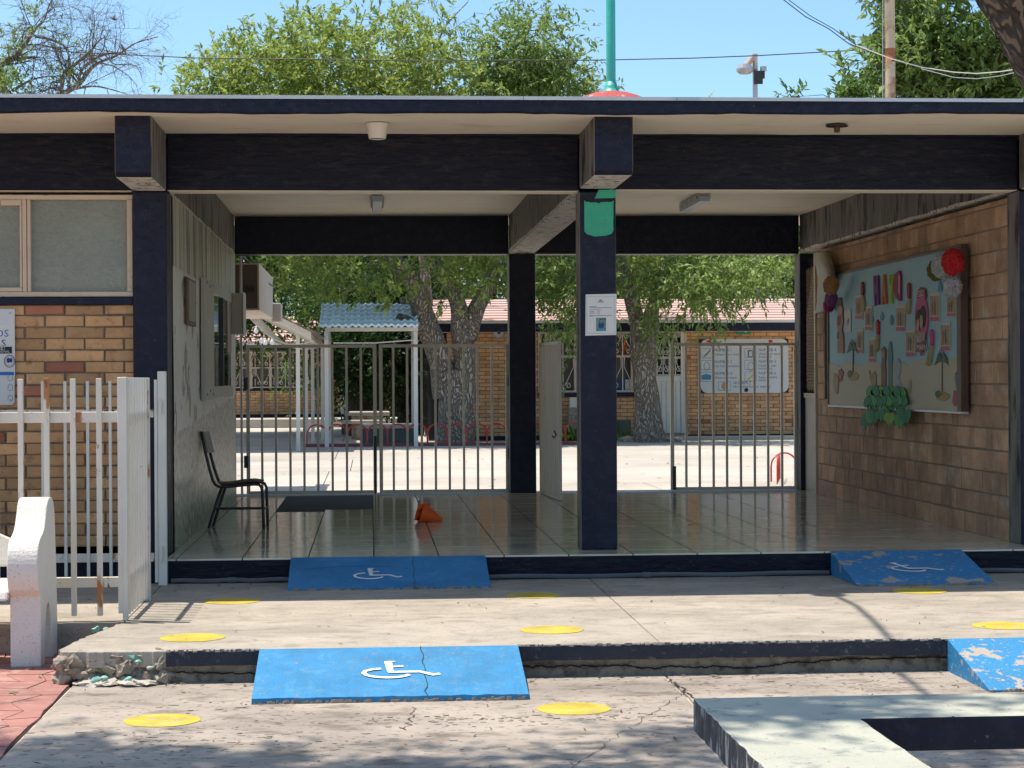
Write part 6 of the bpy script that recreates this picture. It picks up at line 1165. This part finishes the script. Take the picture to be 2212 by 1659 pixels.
# background trees
def bgtree(px, Y, top, bot, wpx, label, seed, mat, n=190, L=.16, extra=(), g=None, sp=.5, nspr=13):
    k = k_(Y); c = W(px, top, Y); z0 = ZC; limbs = [([Vector((c.x, Y, z0)), Vector((c.x+.1, Y, 1.2)), Vector((c.x-.1, Y, 2.8)), Vector((c.x+.15, Y, W(px, (top+bot)/2, Y).z))], [.30, .24, .2, .08])]
    bl = [blob(px+dx*wpx, top+(bot-top)*f_, Y, wpx*s_, (bot-top)*.30, wpx*k*s_) for dx, f_, s_ in ((0, .3, .6), (-.45, .5, .5), (.45, .5, .5), (0, .72, .6), (-.5, .78, .42), (.5, .8, .42))]+list(extra)
    return tree('background_tree', label, limbs, bl, n, nspr, 8, L, mat, bark_brown, seed, sl=.45, spread=sp, group='trees behind the classrooms')
bgtree(470, 33, 330, 700, 150, 'broad shady tree behind the walkway canopy at the left', 11, leaf_mid, 300, .15)
bgtree(790, 38, 380, 800, 150, 'dark tree standing behind the metal-tiled porch', 12, leaf_mid, 280, .16)
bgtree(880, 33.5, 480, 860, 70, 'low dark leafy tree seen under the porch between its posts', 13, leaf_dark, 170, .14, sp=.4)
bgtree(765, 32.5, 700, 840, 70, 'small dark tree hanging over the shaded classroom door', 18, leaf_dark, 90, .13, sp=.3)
bgtree(1060, 41, 300, 700, 170, 'pale green tree behind the red roof left of the central column', 14, leaf_bright, 240, .17)
bgtree(1280, 42, 330, 700, 170, 'green tree behind the red roof right of the central column', 15, leaf_mid, 240, .17)
bgtree(1500, 40, 330, 700, 190, 'bright green tree behind the roof above the health banner', 16, leaf_bright, 280, .17)
bgtree(1720, 43, 330, 720, 190, 'far green tree behind the roof at the right end of the opening', 17, leaf_mid, 260, .17)
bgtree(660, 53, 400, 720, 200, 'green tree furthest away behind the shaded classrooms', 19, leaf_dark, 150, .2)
# leafy tree at the upper right, larger leaves
Y = 12.5; k = k_(Y)
limbs = [([Vector((W(2080, 200, Y).x, Y, ZC)), Vector((W(2080, 200, Y).x+.1, Y, 1.5)), W(2085, 330, Y), W(2060, 200, Y), W(2010, 90, Y), W(1980, 0, Y)], [.22, .18, .15, .11, .07, .03]), (PL([(2085, 300), (2130, 200), (2170, 90), (2200, -20)], Y), [.12, .09, .06, .03]), (PL([(2075, 260), (1990, 190), (1930, 150)], Y), [.08, .05, .02])]
bl = [blob(1965, 120, Y, 75, 75, .7, 1.1), blob(2050, 60, Y, 110, 80, .9, 1.1), blob(2110, 150, Y, 100, 80, .9, 1.2), blob(2200, 120, Y, 100, 110, .9), blob(1940, 200, Y, 70, 40, .6), blob(2050, 210, Y, 120, 50, .8), blob(1990, -20, Y, 110, 60, .8), blob(2220, 250, Y, 120, 90, .8, .6), blob(1905, 95, Y, 35, 45, .4), blob(1835, 205, Y, 38, 14, .3, 1.), ]
tree('broadleaf_tree', 'leafy tree with broad glossy leaves behind the roof at the upper right', limbs, bl, 230, 11, 7, .135, leafmat('leaf_glossy', (.27, .37, .10), (.13, .20, .05)), bark_brown, 21, sl=.22, spread=.14, ratio=.20, twigs=.15, hollow=.3)
tree('broadleaf_sapling', 'sprig of broad leaves just showing above the roof left of the rusty pole', [([Vector((W(1815, 200, 12).x, 12, ZC)), Vector((W(1815, 200, 12).x, 12, 2)), W(1815, 235, 12)], [.05, .04, .02])], [blob(1805, 212, 12, 14, 22, .2), blob(1850, 212, 12, 30, 16, .2), blob(1706, 207, 12, 9, 5, .1, .5)], 16, 7, 6, .12, leaf_mid, twig_m, 22, sl=.16, spread=.05, ratio=.2, twigs=.4)
# bare tree at the upper left
def bare(name, label, limbs, seed, Y, leafpts, tw=1.):
    r = random.Random(seed); t = thing(name, label, 'tree', limbs[0][0][0]); b = B(); tw_ = B()
    for P, rs in limbs: Q, q = spline(P, rs, 4); b.tube(Q, q, 9, jit=.3)
    b.obj('trunk', bark_grey, t, smooth=True)
    def grow(p, d, L_, r0, dep):
        n_ = 5; P_ = [p]; dd = d.copy()
        for i in range(n_): dd = (dd+Vector((r.gauss(0, .17), r.gauss(0, .17), r.gauss(-.02-.02*dep, .15)))).normalized(); P_.append(P_[-1]+dd*L_/n_)
        tw_.tube(P_, [r0*(1-.75*i/n_) for i in range(n_+1)], 4, cap=False)
        if dep < 3:
            for i in range(1, n_+1):
                for _ in range(r.choice((1, 1, 2))):
                    s_ = Vector((r.gauss(0, 1), r.gauss(0, .7), r.gauss(.1, .8))).normalized(); grow(P_[i], (dd*.55+s_*.75).normalized(), L_*r.uniform(.35, .7), r0*.5, dep+1)
    for P, rs in limbs[1:]:
        Q, q = spline(P, rs, 3)
        for i in range(1, len(Q)):
            if r.random() < .62*tw: s_ = Vector((r.gauss(0, 1), r.gauss(0, .6), r.gauss(.2, .8))).normalized(); ax_ = (Q[i]-Q[i-1]).normalized(); grow(Q[i], (ax_*.5+s_*.8).normalized(), r.uniform(.45, 1.0), min(q[i]*.45, .018), 1)
    tw_.obj('twigs', twig_m, t, kind='stuff')
    if leafpts:
        rng = np.random.default_rng(seed); cl = []; ce = []
        for x, y, rx, ry, n_ in leafpts:
            for _ in range(n_): c = W(x+r.gauss(0, rx), y+r.gauss(0, ry), Y+r.gauss(0, .3)); cl.append(tuple(c)); ce.append(tuple(W(x, y+20, Y)))
        P, D, Nn, Ls, Ws, *_ = foliage(cl, ce, 8, 7, .22, .085, .16, rng, .3, .10); leaf_mesh('foliage', P, D, Nn, Ls, Ws, leaf_olive, t, 'stuff')
Y = 19.; z7 = lambda L_: [(x*.1984, y*.1984) for x, y in L_]; k = k_(Y)*.1984
gx = W(30, 400, Y).x
bare('bare_tree', 'half-dead tree with bare drooping twigs against the sky at the upper left', [
    ([Vector((W(100, 400, Y).x, Y, ZC)), Vector((W(100, 400, Y).x, Y, 1.6)), W(95, 420, Y), W(105, 300, Y)], [.22, .19, .17, .14]),
    (PL([(105, 300)]+z7([(640, 1130), (700, 1020), (860, 920), (960, 780), (1060, 690), (1260, 610), (1380, 530), (1500, 460), (1720, 400)]), Y), [.13, .1, 34*k, 28*k, 22*k, 17*k, 13*k, 10*k, 8*k, 5*k]),
    (PL([(105, 300)]+z7([(620, 1150), (670, 950), (700, 800), (820, 700), (980, 560), (1060, 460), (1140, 400)]), Y), [.12, .09, 20*k, 18*k, 17*k, 14*k, 10*k, 4*k]),
    (PL(z7([(860, 920), (880, 780), (1000, 660), (1150, 590), (1300, 575), (1380, 600)]), Y), [18*k, 15*k, 14*k, 12*k, 9*k, 5*k]),
    (PL(z7([(820, 970), (1000, 940), (1160, 960), (1400, 1030)]), Y), [14*k, 10*k, 8*k, 3*k]),
    (PL(z7([(740, 1000), (760, 800), (750, 620), (700, 500), (540, 430), (380, 400)]), Y), [16*k, 12*k, 11*k, 12*k, 10*k, 12*k]),
    (PL([(95, 330)]+z7([(330, 1250), (60, 1000), (0, 730), (180, 600), (300, 440), (400, 300), (480, 220), (530, 70), (570, 0), (590, -60)]), Y), [.1, .08, .06, 38*k, 28*k, 22*k, 15*k, 10*k, 7*k, 6*k, 4*k]),
    (PL(z7([(-60, 760), (60, 690), (200, 640), (380, 615)]), Y), [26*k, 20*k, 13*k, 8*k]),
    (PL(z7([(130, 990), (300, 890), (460, 840), (700, 825)]), Y), [18*k, 12*k, 9*k, 5*k]),
    (PL(z7([(1000, 660), (1010, 450), (1030, 250), (1010, 100)]), Y), [9*k, 7*k, 5*k, 3*k]),
    (PL(z7([(1150, 600), (1250, 700), (1480, 720), (1560, 900)]), Y), [8*k, 6*k, 4*k, 2*k])], 5, Y,
    [(88*.99, 30, 6, 6, 2), (70, 55, 10, 7, 2), (45, 90, 16, 12, 2), (80, 100, 10, 8, 1), (140, 88, 10, 7, 2), (90, 140, 10, 8, 1), (10, 185, 10, 12, 16), (140, 180, 8, 10, 5), (30, 130, 14, 10, 5), (50, 195, 10, 8, 6)], .8)
# young bare twigs sticking out of the forked tree's top
Y = 25.; k = k_(Y)
bare('bare_branch_tree', 'thin bare branches sticking up above the green crown in the middle', [([Vector((W(930, 700, 31).x, 31, ZC)), Vector((W(930, 700, 31).x, 31, 2)), W(900, 400, 31), W(870, 260, 31)], [.16, .13, .1, .07]),
    (PL([(870, 260), (865, 150), (860, 90), (872, 40), (880, -10)], 31), [.05, .04, .03, .02, .012]), (PL([(880, 300), (940, 200), (945, 110), (960, 60), (1010, 5)], 31), [.05, .04, .03, .02, .01]), (PL([(870, 260), (800, 150), (770, 100), (790, 20)], 31), [.04, .03, .02, .01])], 8, 31, None, .7)
# foreground tree: its limb crosses the top right corner, its crown (above the picture) shades the plaza
Y = -7.; 
limbs = [([Vector((3.75, -7.2, Z2-.05)), Vector((3.6, -7.2, .4)), Vector((3.3, -7.15, 1.45)), W(2400, 215, -7.05), W(2290, 65, -7), W(2180, -85, -7), W(1950, -500, -7.4), W(1700, -800, -7.8)], [.36, .29, .25, .2, .19, .17, .12, .06]),
         ([W(2180, -85, -7), Vector((1.6, -8.1, 5.2)), Vector((.9, -8.3, 6.6)), Vector((-.6, -7.8, 7.9))], [.1, .08, .06, .03]), ([W(1950, -500, -7.4), Vector((1.0, -8.0, 5.6)), Vector((-1.4, -7.8, 7.0)), Vector((-3.0, -7.2, 7.9))], [.09, .07, .05, .03])]
bl = [(Vector((-4.1, -5.35, 8)), (1.1, .75, .5), 1.3), (Vector((-2.7, -5.65, 8.1)), (1.2, .6, .5), 1.3), (Vector((-1.4, -6.1, 8.1)), (1.2, .5, .5), 1.), (Vector((-.3, -4.9, 8)), (.7, .3, .4), .5), (Vector((.7, -5.6, 8.1)), (1.1, .6, .45), .55), (Vector((2.2, -5.4, 8.1)), (1.1, .6, .45), .22)]
tree('shade_tree', 'dark rough-barked tree whose leaning trunk crosses the top right corner', limbs, bl, 330, 11, 7, .12, leaf_mid, bark('bark_ridged', (.17, .115, .08), (.11, .075, .05), 38, .13), 31, sl=.3, spread=.2, twigs=.2, ratio=.2)
# weeds at the foot of the far wall
def weed(x, y, z, n_, s_, label, seed):
    rng = np.random.default_rng(seed); P = np.zeros((n_, 3)); P[:, 0] = x+rng.normal(0, s_*.5, n_); P[:, 1] = y+rng.normal(0, s_*.2, n_); P[:, 2] = z
    D = rng.normal(0, .6, (n_, 3)); D[:, 2] = 1; t = thing('weed_tuft', label, 'plant', (x, y, z)); leaf_mesh('foliage', P, D, rng.normal(0, 1, (n_, 3)), s_*rng.uniform(.5, 1.3, n_), s_*.06*np.ones(n_), leaf_mid, t)
q = W(1228, 955, 27); weed(q.x, 27, ZC, 150, .38, 'tuft of green weeds at the foot of the wall beside the meter pillar', 1)
q = W(1345, 945, 26.8); weed(q.x-.05, 26.8, ZC, 60, .32, 'pale leafy weed between the olive box and the leaning trunk', 2)
r = random.Random(3)
rb = struct('rubble_edge')
for i in range(14): q = W(r.uniform(1345, 1480), 957, 26.5); chunk((q.x, 26.5+r.uniform(-.3, .2), ZC+.04), r.uniform(.06, .16), conc_pale, rb, 40+i, name='rubble_stone')
# two small birds
def bird(p, s_, label, fly=False):
    t = thing('small_bird', label, 'bird', p); p = Vector(p); b = B(); prof = [(.002, -.5), (.12, -.38), (.2, -.1), (.19, .15), (.1, .36), (.13, .48), (.1, .6), (.02, .68)]
    ax_ = Vector((-.45, 0, .89)) if not fly else Vector((-.8, 0, .3)).normalized(); Q = [p+ax_*h*s_ for _, h in prof]; b.tube(Q, [r_*s_ for r_, _ in prof], 10); b.obj('body', M('bird_brown', (.10, .08, .06), (.06, .05, .04), 20), t, smooth=True)
    tl = p-ax_*s_*.45; B().add([tl+Vector((0, -.05*s_, 0)), tl+Vector((0, .05*s_, 0)), tl-ax_*s_*.5+Vector((.02, .08*s_, 0)), tl-ax_*s_*.5+Vector((.02, -.08*s_, 0))], [(0, 1, 2, 3)]).obj('tail', twig_m, t)
    hd = p+ax_*s_*.62; B().tube([hd, hd+Vector((-.22 if not fly else -.2, 0, .02))*s_], [.04*s_, .004], 6).obj('beak', dark_metal, t)
    for sg in (-1, 1):
        if fly: b = B().add([p+ax_*.2*s_, p-ax_*.15*s_, p+Vector((.25, sg*.5, .75 if sg > 0 else -.1))*s_, p+Vector((.05, sg*.9, .95 if sg > 0 else .3))*s_], [(0, 1, 2, 3)])
        else: b = B().tube([p+ax_*.2*s_+Vector((0, sg*.14*s_, 0)), p-ax_*.25*s_+Vector((.04*s_, sg*.16*s_, 0)), p-ax_*.6*s_+Vector((.04*s_, sg*.08*s_, 0))], [.09*s_, .08*s_, .01], 6)
        b.obj('wing', twig_m, t)
bird(W(267, 106, 18.9), .13, 'small brown bird perched on a bare branch at the upper left'); bird(W(246, 41, 19), .10, 'tiny dark bird in flight above the bare tree', True)
